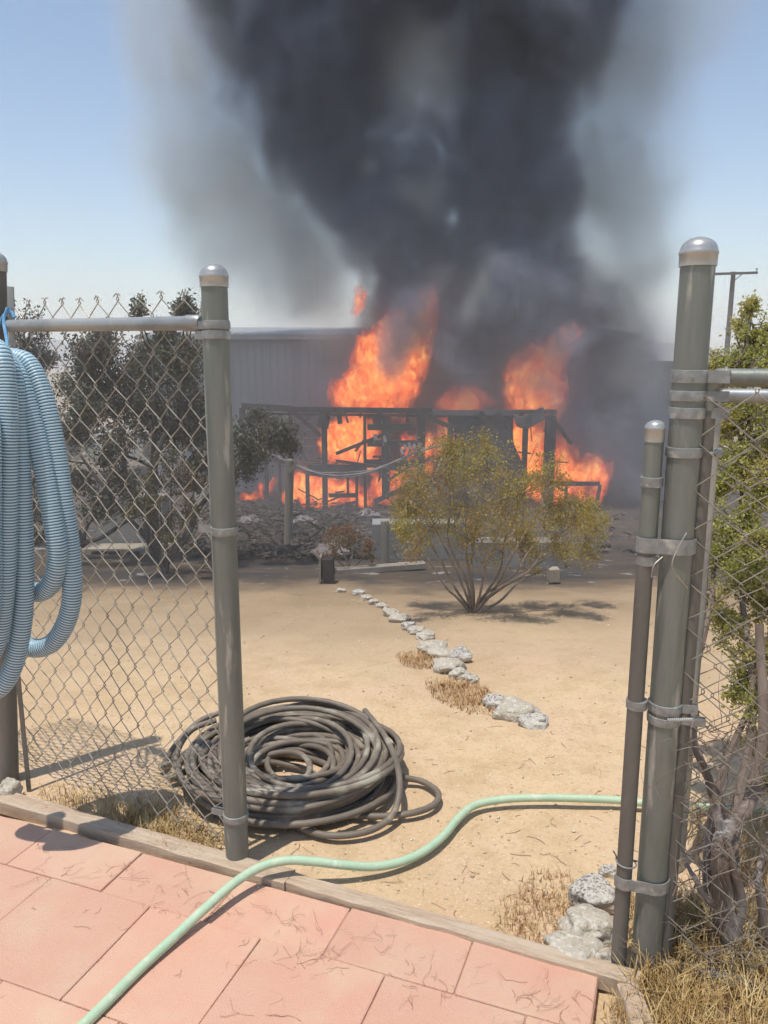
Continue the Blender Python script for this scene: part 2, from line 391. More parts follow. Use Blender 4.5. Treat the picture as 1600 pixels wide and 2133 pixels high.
# ---------------------------------------------------------------- fence hardware
PR = .0365
def post_parts(root, base_, top, r, m, bands, capm, collar=True, zb=-.12):
    b = Vector(base_)
    mb = MB(); mb.tube([b+Vector((0, 0, z)) for z in np.linspace(zb, top-b.z, 14)], r, 32); mb.build('pole', m, root, True)
    cr = r*1.09
    prof = [(cr, -.026), (cr, -.002), (cr*1.04, 0), (cr*1.04, .005), (cr*.99, .008)]
    for k in range(1, 9):
        a = k/8*math.pi/2; prof.append((cr*.98*math.cos(a)+.0002, .008+cr*.72*math.sin(a)))
    mb = MB(); mb.lathe(b+Vector((0, 0, top-b.z)), prof, 32); mb.build('post_cap', capm, root, True)
    for (z, hgt, lug, ang) in bands:
        mb = MB(); c = b+Vector((0, 0, z-b.z)); n = 28; pts = []
        br = r+.0035
        mb.lathe(c, [(br-.002, -hgt/2), (br, -hgt/2+.001), (br+.0008, 0), (br, hgt/2-.001), (br-.002, hgt/2)], 32)
        if lug:
            d = Vector((math.cos(ang), math.sin(ang), 0)); q = Vector((-d.y, d.x, 0))
            for s_ in (-1, 1):
                mb.box(c+d*(br+lug/2-.004)+q*s_*.006, lug, .003, hgt*.95, d, q)
        o = mb.build('band', M['band'], root, True)
        if lug:
            k = MB(); k.lathe(c+d*(br+lug*.6)-q*.014, [(.0065, 0), (.0065, .006), (.0035, .0065), (.0035, .030), (.0062, .0305), (.0062, .037)], 8, axis=q); k.build('bolt', M['galv_light'], o)
def zat(px, py, Y): return at(px, py, Y).z
gl = gr(495, 1790); GLX, GLY = gl.x, gl.y
angf = math.atan2(.39, -1)   # direction of the left fence run
left_post = empty('gate_post', (GLX, GLY, -.02), 'tall steel gate post on the left of the gateway with domed cap', 'post', 'steel fence posts with domed caps')
LB = [(zat(440, 676, GLY-PR), .024, .035, angf), (zat(440, 697, GLY-PR), .024, .03, angf), (zat(440, 1110, GLY-PR), .024, .05, angf), (zat(490, 1712, GLY-PR), .022, .05, angf)]
post_parts(left_post, (GLX, GLY, -.02), zat(447, 578, GLY), PR, M['galv'], LB, M['cap'])
g2 = gr(1345, 2005); GRX, GRY = g2.x, g2.y
right_post = empty('gate_post', (GRX, GRY, -.02), 'thickest steel gate post on the right carrying the open gate', 'post', 'steel fence posts with domed caps')
RB = [(zat(1420, 785, GRY-PR), .03, .05, -.5), (zat(1420, 826, GRY-PR), .024, .05, -.35), (zat(1415, 862, GRY-PR), .026, .055, -.25), (zat(1405, 945, GRY-PR), .024, .0, 0), (zat(1390, 1483, GRY-PR), .024, .04, -.3), (zat(1390, 1508, GRY-PR), .022, .06, -.3)]
post_parts(right_post, (GRX, GRY, -.02), zat(1449, 530, GRY), PR+.001, M['galv'], RB, M['cap'])
# slim latch post strapped to it
SPY = GRY+.015
a_ = at(1365, 905, SPY); b_ = grz(1289, 1998, 0)
SPX = (a_.x+b_.x)/2
SX, SY = GRX-.058-.012, GRY+.002
slim = empty('latch_post', (SX, SY, -.02), 'slim short steel post strapped to the left side of the thickest gate post', 'post', 'steel fence posts with domed caps')
r2 = .0215
ztop = zat(1368, 893, SY); zmid = zat(1340, 1160, SY)
mb = MB(); mb.tube([(SX, SY, z) for z in np.linspace(zmid, ztop, 6)], r2, 24); mb.build('pole', M['galv'], slim, True)
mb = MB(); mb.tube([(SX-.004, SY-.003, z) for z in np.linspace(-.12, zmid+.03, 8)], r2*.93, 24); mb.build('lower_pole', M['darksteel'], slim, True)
mb = MB(); cr = r2*1.08
mb.lathe((SX, SY, ztop), [(cr, -.03), (cr, -.002), (cr*1.06, 0), (cr*1.05, .004)]+[(cr*math.cos(a), .004+cr*.7*math.sin(a)) for a in np.linspace(.1, 1.5, 8)], 24); mb.build('post_cap', M['cap'], slim, True)
for z, rr in ((zat(1355, 1003, SY), r2), (zat(1345, 1165, SY), r2*.97), (zat(1315, 1465, SY), r2)):
    mb = MB(); mb.lathe((SX, SY, z), [(rr+.001, -.012), (rr+.0045, -.011), (rr+.0045, .011), (rr+.001, .012)], 24); mb.build('band', M['band'], slim, True)
# two wide straps joining slim post and big post
def strap(z, hgt, name):
    A = Vector((SX, SY, z)); B = Vector((GRX, GRY, z)); V = []; n = 0
    pts = []
    for a in np.linspace(math.radians(250), math.radians(290), 4)[:1]: pass
    for k in range(9):
        a = math.radians(180+k*13); pts.append(A+Vector((math.cos(a), math.sin(a), 0))*(r2+.004))
    for k in range(13):
        a = math.radians(235+k*11); pts.append(B+Vector((math.cos(a), math.sin(a), 0))*(PR+.005))
    mb = MB(); base_ = 0
    for p in pts:
        d = Vector((0, 0, 1))
        mb.v += [p-d*hgt/2, p+d*hgt/2]
    out = []
    for i, p in enumerate(pts):
        t = (pts[min(i+1, len(pts)-1)]-pts[max(0, i-1)]).normalized(); nrm = Vector((t.y, -t.x, 0))
        mb.v += [p+nrm*.003-Vector((0, 0, hgt/2)), p+nrm*.003+Vector((0, 0, hgt/2))]
    L = len(pts)
    for i in range(L-1):
        a, b = 2*i, 2*i+2; c, d = 2*L+2*i, 2*L+2*i+2
        mb.f += [[a, a+1, b+1, b], [c, d, d+1, c+1], [a+1, c+1, d+1, b+1], [a, b, d, c]]
    mb.f += [[0, 2*L, 2*L+1, 1], [2*L-2, 2*L-1, 4*L-1, 4*L-2]]
    return mb.build(name, M['band'], slim, True)
strap(zat(1380, 1140, SY-PR), .036, 'strap'); strap(zat(1320, 1850, SY-PR), .032, 'strap')
# wire twist round the slim post
zt = zat(1290, 1800, SY-r2)
pts = [Vector((SX+math.cos(a)*(r2+.004), SY+math.sin(a)*(r2+.004), zt-.002*a)) for a in np.linspace(math.radians(150), math.radians(400), 18)]
pts = [pts[0]+Vector((-.012, -.008, .026)), pts[0]+Vector((-.004, -.006, .012))]+pts+[pts[-1]+Vector((.012, -.012, .004)), pts[-1]+Vector((.028, -.016, .009))]
MB().tube(catmull(pts, 3), .0022, 6).build('wire_tie', M['galv_light'], slim, True)
pts = [at(1358, 1160, GRY-.06), at(1345, 1175, GRY-.065), at(1368, 1185, GRY-.06), at(1356, 1215, GRY-.05), at(1360, 1240, GRY-.045)]
# loose wire curls on the big post
pts = [at(1430, 1110, GRY-.05), at(1408, 1150, GRY-.075), at(1400, 1180, GRY-.08), at(1415, 1205, GRY-.06), at(1432, 1225, GRY-.04)]
MB().tube(catmull(pts, 6), .0016, 5).build('wire_tie', M['wire'], right_post, True)
pts = [at(1380, 1160, GRY-.05), at(1362, 1178, GRY-.06), at(1357, 1203, GRY-.055)]
MB().tube(catmull(pts, 6), .0014, 5).build('wire_tie', M['wire'], right_post, True)

def chainlink(root, P0, D, width, z0, z1, wd, hg, r, m, tips=True, flip=1, seed=1, name='chain_link_mesh', drop=None):
    """woven zigzag wires: each wire hooks round its neighbours"""
    rs = random.Random(seed); D = Vector(D).normalized(); Nn = Vector((-D.y, D.x, 0)); mb = MB(); P0 = Vector(P0)
    nw = int(width/(wd/2)); rows = int((z1-z0)/(hg/2)); d = r*1.25
    jn = {}
    def J(i, k):
        if (i, k) not in jn: jn[(i, k)] = (rs.uniform(-.003, .003), rs.uniform(-.004, .004), rs.uniform(-.003, .003))
        return jn[(i, k)]
    for i in range(nw):
        pts = []
        ph = 0
        k0 = rs.choice((0, 0, 0, 1))
        for k in range(0, rows+1):
            side = (k+i) % 2
            node = i+side
            jx, jz, jy = J(node, k)
            x = node*wd/2+jx+(.0035 if side else -.0035); z = z1-k*hg/2+jz
            if drop: z -= drop(x)
            yy = d if (side == 1) else -d
            bow = .012*math.sin(x*5+z*3)+jy
            pts.append(P0+D*x+Nn*(bow+yy*flip)+Vector((0, 0, z-P0.z+.0035)))
            pts.append(P0+D*x+Nn*(bow-yy*flip)+Vector((0, 0, z-P0.z-.0035)))
        if tips:
            t0 = pts[0]; sgn = 1 if (i % 2 == 0) else -1
            pts = [t0+D*sgn*rs.uniform(.012, .02)+Vector((0, 0, rs.uniform(-.004, .010))), t0+D*sgn*.006+Vector((0, 0, rs.uniform(.006, .014)))]+pts
        mb.tube(pts, r, 5)
    o = mb.build(name, m, root, True); o['kind'] = 'stuff'; return o
# left fence run
FD = Vector((-1, .43, 0)).normalized()
fz = zat(300, 672, GLY+.1)
lf = empty('chain_link_fence', (GLX, GLY, 0), 'chain-link fence panel left of the gateway behind the blue hose', 'fence')
A = Vector((GLX, GLY+.0, fz))+FD*.048; 
e0 = at(20, 679, GLY+.46)
FD = (Vector((e0.x, e0.y, 0))-Vector((GLX, GLY, 0))).normalized()
A = Vector((GLX, GLY, zat(400, 672, GLY)))+FD*.055; Bz = e0.z
Bq = Vector((e0.x, e0.y, Bz))
mb = MB(); mb.tube([A.lerp(Bq, k/10) for k in range(11)], .0205, 24); mb.build('top_rail', M['galv_light'], lf, True)
mb = MB(); dd = (Bq-A).normalized(); mb.lathe(A+dd*.05, [(.0225, 0), (.0235, .001), (.0235, -.045), (.019, -.052), (.008, -.055)][::-1], 24, axis=dd)
re_ = mb.build('rail_end', M['galv_light'], lf, True)
mb = MB(); mb.box(A-dd*.008+Vector((0, 0, .0)), .022, .004, .036, dd); mb.lathe(A-dd*.012+Vector((.004, -.02, -.003)), [(.008, 0), (.008, .007), (.004, .0075), (.004, .03)], 6, axis=(0.2, 1, 0)); mb.build('bolt', M['galv_light'], re_)
Nf = Vector((-FD.y, FD.x, 0)); Nf = Nf if Nf.y > 0 else -Nf
chainlink(lf, Vector((GLX, GLY, 0))+FD*.062+Nf*.026, FD, 1.42, .03, fz+.075, .086, .105, .0019, M['wire'], flip=-1, seed=4)
tb = Vector((GLX, GLY, 0))+FD*.056+Nf*.014
mb = MB(); mb.box(tb+Vector((0, 0, (zat(420, 625, GLY)+.02)/2)), .017, .0045, zat(420, 625, GLY)-.02, FD); mb.build('tension_bar', M['galv_light'], lf)
# far left corner post and its things
cp0 = grz(18, 1622, -.01); CPX, CPY = cp0.x, cp0.y
corner = empty('fence_post', (CPX, CPY, -.02), 'steel fence post at the far left that the blue hose hangs on', 'post', 'steel fence posts with domed caps')
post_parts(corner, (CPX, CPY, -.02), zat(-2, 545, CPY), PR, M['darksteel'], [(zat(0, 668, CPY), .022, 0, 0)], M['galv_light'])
mb = MB(); q1 = grz(60, 1640, 0); q2 = at(22, 598, q1.y)
mb.bar((q1.x, q1.y, -.05), (q1.x, q1.y, 1.6), .016, .005); mb.build('tension_bar', M['darksteel'], lf)
mb = MB(); mb.bar(at(22, 597, CPY-.03), at(26, 720, CPY-.03), .021, .006); mb.build('tie_bar', M['galv_light'], lf)
corner.rotation_euler = (0, math.radians(3.9), 0)
sleeve = [at(-12, 672, CPY-.05), at(22, 668, CPY-.05)]
# ---------------------------------------------------------------- right: line fence behind, open gate in front
rf = empty('chain_link_fence', (GRX+.12, GRY+.15, 0), 'chain-link fence run on the right behind the open gate', 'fence')
RD = Vector((1, -.30, 0)).normalized()
ra = at(1492, 824, GRY+.42); rb = ra+RD*1.6
mb = MB(); mb.tube([ra.lerp(rb, k/8) for k in range(9)], .0205, 24); mb.build('top_rail', M['galv_light'], rf, True)
up = Vector((ra.x, ra.y, 0))
mb = MB(); mb.tube([up+Vector((0, 0, z)) for z in np.linspace(-.1, ra.z+.06, 8)], .019, 20); mb.build('end_pole', M['galv_light'], rf, True)
chainlink(rf, up+Vector((.02, .022, 0)), RD, 1.3, .03, ra.z+.05, .105, .092, .0018, M['wire_dark'], flip=1, seed=9)
gate = empty('open_gate', (GRX, GRY, 0), 'chain-link gate swung open beside the thickest post', 'gate')
GD = Vector((1, -.42, 0)).normalized()
ga = at(1478, 786, GRY+.0)+Vector((0, 0, 0))
r3 = .0205
pts = [ga+Vector((0, 0, -.075)), ga+Vector((0, 0, -.04)), ga+GD*.004+Vector((0, 0, -.018)), ga+GD*.016+Vector((0, 0, -.004)), ga+GD*.035]
arm = [ga+GD*.03+Vector((0, 0, 0))]+[ga+GD*s for s in np.linspace(.05, .9, 6)]
mb = MB(); mb.tube(arm, r3, 24); mb.build('top_tube', M['galv'], gate, True)
mb = MB(); mb.tube(catmull(pts, 4), r3*1.12, 24); mb.lathe(ga+GD*.034, [(r3*1.14, -.004), (r3*1.2, -.003), (r3*1.2, .003), (r3*1.1, .004)], 24, axis=GD); mb.build('elbow', M['galv'], gate, True)
bot = Vector((ga.x, ga.y, .0))
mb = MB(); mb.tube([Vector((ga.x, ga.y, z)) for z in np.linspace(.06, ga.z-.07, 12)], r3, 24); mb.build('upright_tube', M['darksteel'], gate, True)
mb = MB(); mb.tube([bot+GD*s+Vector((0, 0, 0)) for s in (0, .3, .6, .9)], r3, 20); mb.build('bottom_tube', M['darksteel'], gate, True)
chainlink(gate, Vector((ga.x, ga.y, 0))+GD*(-.012)+Vector((-.01, -.022, 0)), GD, .9, .05, ga.z-.03, .115, .112, .0017, M['wire_dark'], tips=False, flip=-1, seed=12)
tb = Vector((GRX, GRY, 0))+Vector((.047, .012, 0))
mb = MB(); mb.box(tb+Vector((0, -.02, zat(1440, 850, GRY)/2-.0)), .018, .005, zat(1440, 850, GRY)+.04, (1, -.35, 0)); mb.build('tension_bar', M['galv_light'], gate)
# hinge
hc = at(1448, 800, GRY-.02)
mb = MB(); mb.tube([hc+Vector((0, 0, .018)), hc+Vector((0, 0, -.06))], .007, 12); mb.tube([hc+Vector((-.016, -.004, .012)), hc+Vector((.02, -.004, .010))], .006, 8); mb.lathe(hc+Vector((-.012, -.012, .012)), [(.009, 0), (.009, .008)], 6, axis=(-1, -.4, 0)); mb.build('hinge', M['band'], gate, True)
mb = MB(); kc = at(1496, 944, GRY-.02); mb.lathe(kc, [(.001, -.012), (.008, -.009), (.0115, 0), (.008, .009), (.001, .012)], 14, axis=(0, 0, 1)); mb.tube([kc, kc+Vector((-.028, .006, .0))], .004, 8)
mb.build('latch_knob', M['band'], gate, True)
lb = at(1390, 1500, GRY-.055); le = at(1446, 1499, GRY-.055)
mb = MB(); n_ = 26; mb.tube([lb.lerp(le, k/n_) for k in range(n_+1)], [.0035+.0012*(k % 2) for k in range(n_+1)], 8); mb.build('threaded_bolt', M['galv_light'], gate, True)

# ---------------------------------------------------------------- blue corrugated hose
hb = empty('blue_hose', (CPX, CPY-.2, 1.5), 'blue corrugated pool hose hung in long loops on the far left fence post', 'hose')
def corr(paths, r, pitch=.0088):
    Vs = []; Fs = []; At = []; n = 18
    for pts in paths:
        P = resample(catmull([at(*q) for q in pts], 14), pitch/4)
        m = len(P); T = [(P[min(i+1, m-1)]-P[max(i-1, 0)]).normalized() for i in range(m)]; u = T[0].orthogonal().normalized(); base_ = len(Vs)
        for i in range(m):
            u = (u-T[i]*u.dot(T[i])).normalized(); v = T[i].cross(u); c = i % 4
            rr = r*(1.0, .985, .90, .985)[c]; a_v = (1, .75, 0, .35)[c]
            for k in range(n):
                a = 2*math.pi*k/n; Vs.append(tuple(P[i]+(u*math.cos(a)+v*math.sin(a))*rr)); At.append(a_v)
        for i in range(m-1):
            for k in range(n):
                a = base_+i*n+k; b = base_+i*n+(k+1) % n; Fs.append((a, b, b+n, a+n))
    return Vs, Fs, At
HY = CPY-.36
loops = [
 [(22, 745, HY), (60, 760, HY-.02), (92, 830, HY-.04), (115, 930, HY-.05), (132, 1040, HY-.06), (147, 1150, HY-.06), (150, 1240, HY-.06), (136, 1300, HY-.05), (105, 1342, HY-.03), (62, 1348, HY), (25, 1310, HY+.02), (5, 1220, HY+.03), (0, 1050, HY+.03), (-5, 880, HY+.02), (5, 760, HY)],
 [(10, 745, HY-.03), (40, 790, HY-.07), (68, 880, HY-.08), (92, 980, HY-.09), (110, 1080, HY-.10), (120, 1150, HY-.10), (112, 1205, HY-.09), (88, 1232, HY-.06), (55, 1225, HY-.02), (36, 1170, HY+.01), (32, 1050, HY+.02), (28, 900, HY+.02), (15, 770, HY)],
 [(-25, 720, HY-.08), (2, 740, HY-.14), (14, 830, HY-.16), (16, 960, HY-.17), (15, 1100, HY-.17), (8, 1240, HY-.17), (-12, 1350, HY-.16), (-60, 1400, HY-.14), (-110, 1340, HY-.12), (-120, 1100, HY-.12)],
 [(-5, 735, HY-.05), (24, 780, HY-.10), (38, 900, HY-.11), (46, 1050, HY-.12), (50, 1200, HY-.12), (44, 1310, HY-.12), (22, 1400, HY-.12), (-15, 1440, HY-.12), (-70, 1420, HY-.11), (-100, 1300, HY-.1)],
 [(-30, 760, HY-.02), (-22, 900, HY-.22), (-20, 1100, HY-.22), (-22, 1280, HY-.22), (-50, 1380, HY-.2)],
]
for L in loops:
    Vs, Fs, At = corr([L], .0305)
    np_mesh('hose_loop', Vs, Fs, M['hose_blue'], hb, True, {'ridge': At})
rp = [at(16, 640, CPY-.05), at(8, 668, CPY-.06), at(13, 700, CPY-.1), at(15, 725, CPY-.14), at(5, 735, CPY-.18), at(-8, 720, CPY-.14), at(-3, 680, CPY-.06), at(10, 655, CPY-.05), at(24, 650, CPY-.045), at(30, 662, CPY-.05)]
MB().tube(catmull(rp, 6), .0055, 8).build('rope', M['rope'], hb, True)
# ---------------------------------------------------------------- coil of black hose
cc = grz(604, 1588, .06)
coil = empty('hose_coil', (cc.x, cc.y, 0), 'large coil of dusty black rubber hose on the dirt behind the left gate post', 'hose')
rs = random.Random(5); NL = 66; hr = .0118
ctrl = []
for i in range(NL+2):
    q = rs.random()
    R_ = .13+.28*q**.6; k_ = 1-(R_/.41); ctrl.append(dict(R=R_, z=.010+(.125-.09*k_*1.2)*rs.random()**.9*(1 if R_ > .2 else .45), ox=rs.uniform(-.05, .05)*(1+2*k_)+.04*k_, oy=rs.uniform(-.045, .045)*(1+2*k_), tx=rs.uniform(-.09, .09), ty=rs.uniform(-.09, .09), e=rs.uniform(.84, 1.08)))
pts = []; STEPS = 34
for i in range(NL):
    a, b = ctrl[i], ctrl[i+1]
    for k in range(STEPS):
        t = k/STEPS; s = t*t*(3-2*t); g = {n: a[n]*(1-s)+b[n]*s for n in a}
        th = 2*math.pi*t+1.2
        x = math.cos(th)*g['R']*g['e']; y = math.sin(th)*g['R']*.93
        z = g['z']+g['tx']*math.cos(th)*.5+g['ty']*math.sin(th)*.5
        pts.append(Vector((cc.x+x+g['ox'], cc.y+y+g['oy'], max(z, .004)+.004)))
MB().tube(pts, hr, 10).build('hose', M['hose_black'], coil, True)
def gl_hose(px, zz=.012, r=hr, m=None, parent=None, name='hose', n=8):
    P = [grz(q[0], q[1], q[2] if len(q) > 2 else zz) for q in px]
    return MB().tube(catmull(P, n), r, 12).build(name, m or M['hose_black'], parent, True)
gl_hose([(760, 1480, .12), (800, 1530, .13), (826, 1590, .12), (832, 1650, .08), (815, 1700, .03), (770, 1730, .014), (700, 1741, .012), (640, 1730), (602, 1706, .014), (585, 1685, .02), (560, 1675, .03)], parent=coil)
gl_hose([(780, 1600, .06), (835, 1618, .03), (880, 1628, .013), (912, 1650), (905, 1675), (865, 1692), (800, 1700), (720, 1698), (660, 1690, .02), (610, 1680, .03)], parent=coil)
gl_hose([(470, 1480, .12), (420, 1500, .1), (385, 1530, .06), (360, 1560, .03), (342, 1592, .013)], parent=coil)
gl_hose([(450, 1500, .16), (400, 1520, .13), (372, 1560, .08), (368, 1600, .04), (390, 1640, .014), (420, 1670, .013), (470, 1700)], parent=coil)
gl_hose([(520, 1540, .10), (450, 1570, .08), (400, 1600, .03), (365, 1618, .016)], parent=coil)
gl_hose([(500, 1700), (560, 1690), (610, 1680, .02)], parent=coil)
for (px, py) in ((340, 1596), (360, 1621), (425, 1662)):
    p = grz(px, py, .014)
    mb = MB(); mb.lathe(p, [(.012, -.02), (.017, -.019), (.017, -.004), (.0145, -.003), (.0145, .016), (.011, .017)], 14, axis=(rs.uniform(-1, 1), rs.uniform(-.5, .2), 0)); mb.build('hose_fitting', M['brass'], coil, True)
# ---------------------------------------------------------------- pale green garden hose
gh = gl_hose([(90, 2215, .016), (150, 2158, .016), (215, 2095, .018), (290, 2020, .02), (360, 1955, .028), (430, 1890, .045), (490, 1838, .058), (545, 1805, .066), (600, 1792, .07), (660, 1795, .06), (720, 1802, .042), (780, 1805, .02), (835, 1795, .012), (885, 1772, .011), (925, 1740, .011), (955, 1704, .012), (990, 1677, .012), (1050, 1665, .012), (1120, 1662, .012), (1200, 1663, .012), (1290, 1667, .012), (1370, 1676, .012), (1450, 1681, .012), (1530, 1684, .012), (1620, 1690, .012), (1720, 1700, .012), (1850, 1690, .012)], r=.0138, m=M['hose_green'], name='garden_hose', n=10)
tag(gh, 'pale mint green garden hose snaking from the paving across the dirt', 'hose')

# ---------------------------------------------------------------- rocks
def rock(c, sx, sy, sz, seed, m, label, sub=4, rot=0, group=None, ang=.16):
    n = 26; th = np.linspace(0, math.pi, n)[1:-1]; ph = np.linspace(0, 2*math.pi, 40, endpoint=False)
    T, Ph = np.meshgrid(th, ph, indexing='ij'); D = np.stack([np.sin(T)*np.cos(Ph), np.sin(T)*np.sin(Ph), np.cos(T)], -1).reshape(-1, 3)
    D = np.concatenate([D, [[0, 0, 1], [0, 0, -1]]])
    r = 1+(fbm(D*1.4+seed*3.1+20, seed, 2)-.5)*1.0+(fbm(D*3.2+seed+20, seed+5, 2)-.5)*ang*1.2
    D2 = np.sign(D)*np.abs(D)**.8
    P = D2*r[:, None]*np.array([sx, sy, sz])/2
    cr, sr = math.cos(rot), math.sin(rot); P = np.stack([P[:, 0]*cr-P[:, 1]*sr, P[:, 0]*sr+P[:, 1]*cr, P[:, 2]], 1)
    k = len(th); q = 40; idx = np.arange(k*q).reshape(k, q); F = []
    for i in range(k-1):
        for j in range(q): F.append((idx[i, j], idx[i+1, j], idx[i+1, (j+1) % q], idx[i, (j+1) % q]))
    top, bt = k*q, k*q+1
    for j in range(q): F.append((top, idx[0, j], idx[0, (j+1) % q], top)); F.append((bt, idx[k-1, (j+1) % q], idx[k-1, j], bt))
    me = bpy.data.meshes.new('rock'); me.from_pydata([tuple(p) for p in P], [], [tuple(dict.fromkeys(f)) for f in F]); me.update()
    o = link('rock', me, m, None, True); o.location = c; return tag(o, label, 'rock', group)
def prock(px, py, wpx, hpx, seed, m, label, group=None, rot=0, dpx=None, sink=.3):
    g = gr(px, py+hpx*.12); dep = g.y*math.cos(PITCH)+(CAMZ-g.z)*math.sin(PITCH); s = dep/FPX
    sx = wpx*s; sz = max(hpx*s*.9, .02); sy = sx*.8 if dpx is None else dpx*s
    return rock((g.x, g.y, gz(g.x, g.y)+sz*(.5-sink)), sx, sy, sz, seed, m, label, group=group, rot=rot)
GR = 'pale rocks in the curving line across the yard'
RL = [(1108, 1496, 62, 34, 'granite', 'pointed rock ending the line nearest the camera'), (1078, 1478, 84, 46, 'rock', 'broad pale rock second from the near end of the line'), (1036, 1459, 52, 34, 'granite', 'small knobbly rock just behind the broad pale one'),
 (985, 1412, 30, 26, 'rock', 'small rock half buried at the gap in the line'), (962, 1402, 44, 26, 'rock', 'low rock beside the larger weed tuft'), (937, 1384, 62, 36, 'rock', 'smooth grey-white rock above the large weed tuft'), (958, 1364, 40, 44, 'granite', 'dark speckled upright rock on the right side of the line'),
 (926, 1358, 60, 26, 'rock', 'flat long rock leaning on the dark speckled rock'), (903, 1345, 70, 32, 'rock', 'largest pale rock in the middle of the line'), (888, 1322, 40, 22, 'rock', 'small rock above the largest middle one'), (868, 1311, 34, 20, 'rock', 'grey rock at the bend of the line'),
 (853, 1302, 32, 26, 'granite', 'round speckled rock at the bend of the line'), (833, 1283, 40, 22, 'rock', 'flattish rock below the bare soil patch'), (815, 1273, 34, 24, 'rock', 'chunky rock halfway up the far stretch'), (797, 1257, 26, 14, 'rock', 'little rock before the far cluster'),
 (779, 1251, 22, 18, 'rock', 'rounded rock in the far cluster'), (765, 1243, 24, 18, 'rock', 'pale rock in the middle of the far cluster'), (748, 1234, 26, 16, 'granite', 'jagged rock starting the far cluster'), (711, 1227, 20, 13, 'rock', 'lone small rock farthest away near the stump')]
for i, (px, py, a, b, mm, lb_) in enumerate(RL): prock(px, py, a, b, 20+i*3, M[mm], lb_, GR, rot=random.uniform(-.6, .6))
GS = 'rocks piled at the foot of the right gate post'
prock(1245, 1862, 105, 66, 101, M['granite'], 'rounded black-speckled white granite rock, topmost beside the right post', GS)
prock(1225, 1922, 112, 66, 105, M['rock'], 'smooth buff block of rock below the speckled granite', GS)
prock(1200, 1976, 118, 46, 108, M['rock'], 'broken flat pale rock lowest beside the timber edging', GS)
prock(1258, 1992, 50, 50, 111, M['rock'], 'pale rock wedged between the timber edging and slim post', GS)
prock(1268, 1806, 36, 30, 113, M['granite'], 'small speckled stone behind the slim post', GS)
prock(22, 1648, 46, 58, 117, M['rock'], 'small tan rock at the foot of the far left post', None)

# ---------------------------------------------------------------- gravel, twigs, dry grass
def scatter_pebbles():
    rs = np.random.RandomState(3); n = 9000
    y = 1.9+4.2*rs.rand(n)**1.1; x = (rs.rand(n)*2-1)*(y*.62+.2); s = .0018+.0055*rs.rand(n)**5
    u = (x-O.x)*U.x+(y-O.y)*U.y; v = (x-O.x)*V_.x+(y-O.y)*V_.y
    keep = (v > .33) | (u > 1.4); x, y, s = x[keep], y[keep], s[keep]; n = len(x)
    p = np.stack([x, y, x*0], 1)
    z = np.interp(y, KX, KZ)+((fbm(p*1.1, 2, 3)-.5)*.03+(fbm(p*6, 5, 3)-.5)*.020+(fbm(p*2.6+3, 15, 3)-.5)*.03)*np.clip(1-(y-3)/20, 0, 1)*np.clip((y-1.5)/1.5, .25, 1)-.018+s*.25
    oc = np.array([[1, 0, 0], [0, 1, 0], [-1, 0, 0], [0, -1, 0], [0, 0, .7], [0, 0, -.7]], float)
    of = np.array([[0, 1, 4], [1, 2, 4], [2, 3, 4], [3, 0, 4], [1, 0, 5], [2, 1, 5], [3, 2, 5], [0, 3, 5]])
    a = rs.rand(n)*6.28; ca, sa = np.cos(a), np.sin(a)
    V = oc[None]*s[:, None, None]*(1+.5*(rs.rand(n, 6, 1)-.5)); V = np.stack([V[..., 0]*ca[:, None]-V[..., 1]*sa[:, None], V[..., 0]*sa[:, None]+V[..., 1]*ca[:, None], V[..., 2]], -1)
    V += np.stack([x, y, z], 1)[:, None]; F = of[None]+(np.arange(n)*6)[:, None, None]
    tag(np_mesh('gravel', V.reshape(-1, 3), F.reshape(-1, 3), M['pebble']), 'loose pale gravel scattered over the dirt yard', 'gravel', kind='stuff')
scatter_pebbles()
def grass(name, spots, label, m=None, kind='stuff', seed=1, cat='grass', group=None, blade=.0011):
    """spots: (x, y, radius, count, height)"""
    rs = np.random.RandomState(seed); V = []; F = []; k = 0
    for (x, y, R, cnt, h) in spots:
        for _ in range(cnt):
            a = rs.rand()*6.28; rr = R*math.sqrt(rs.rand()); bx, by = x+math.cos(a)*rr, y+math.sin(a)*rr
            z0 = hz(by)-.02; H = h*(.4+.8*rs.rand()); la = rs.rand()*6.28; ln = H*(.2+.9*rs.rand()); wd = blade*(.7+rs.rand())
            d = np.array([math.cos(la), math.sin(la), 0]); sd = np.array([-d[1], d[0], 0])*wd; b0 = np.array([bx, by, z0])
            p1 = b0+d*ln*.35+np.array([0, 0, H*.6]); p2 = b0+d*ln+np.array([0, 0, H*(.75+.35*rs.rand())])
            V += [b0-sd, b0+sd, p1-sd*.8, p1+sd*.8, p2-sd*.2, p2+sd*.2]; F += [(k, k+1, k+3, k+2), (k+2, k+3, k+5, k+4)]; k += 6
    o = np_mesh(name, V, F, m or M['drygrass']); tag(o, label, cat, group, kind); return o
def gpt(px, py): p = gr(px, py); return (p.x, p.y)
grass('dry_grass', [(*gpt(250, 1690), .10, 260, .05), (*gpt(310, 1710), .10, 380, .05), (*gpt(370, 1735), .09, 350, .05), (*gpt(420, 1760), .08, 260, .045), (*gpt(190, 1660), .08, 140, .04), (*gpt(330, 1690), .15, 200, .04), (*gpt(120, 1660), .1, 120, .05)], 'low dry straw grass under the left fence beside the timber', seed=2)
sp = []
rg = random.Random(4)
for _ in range(46):
    sp.append((*gpt(rg.uniform(1340, 1700), rg.uniform(1880, 2240)), .09, 170, rg.uniform(.06, .13)))
for _ in range(16): sp.append((*gpt(rg.uniform(1240, 1330), rg.uniform(2080, 2230)), .04, 35, .04))
for _ in range(14): sp.append((*gpt(rg.uniform(1420, 1620), rg.uniform(1700, 1880)), .1, 60, .09))
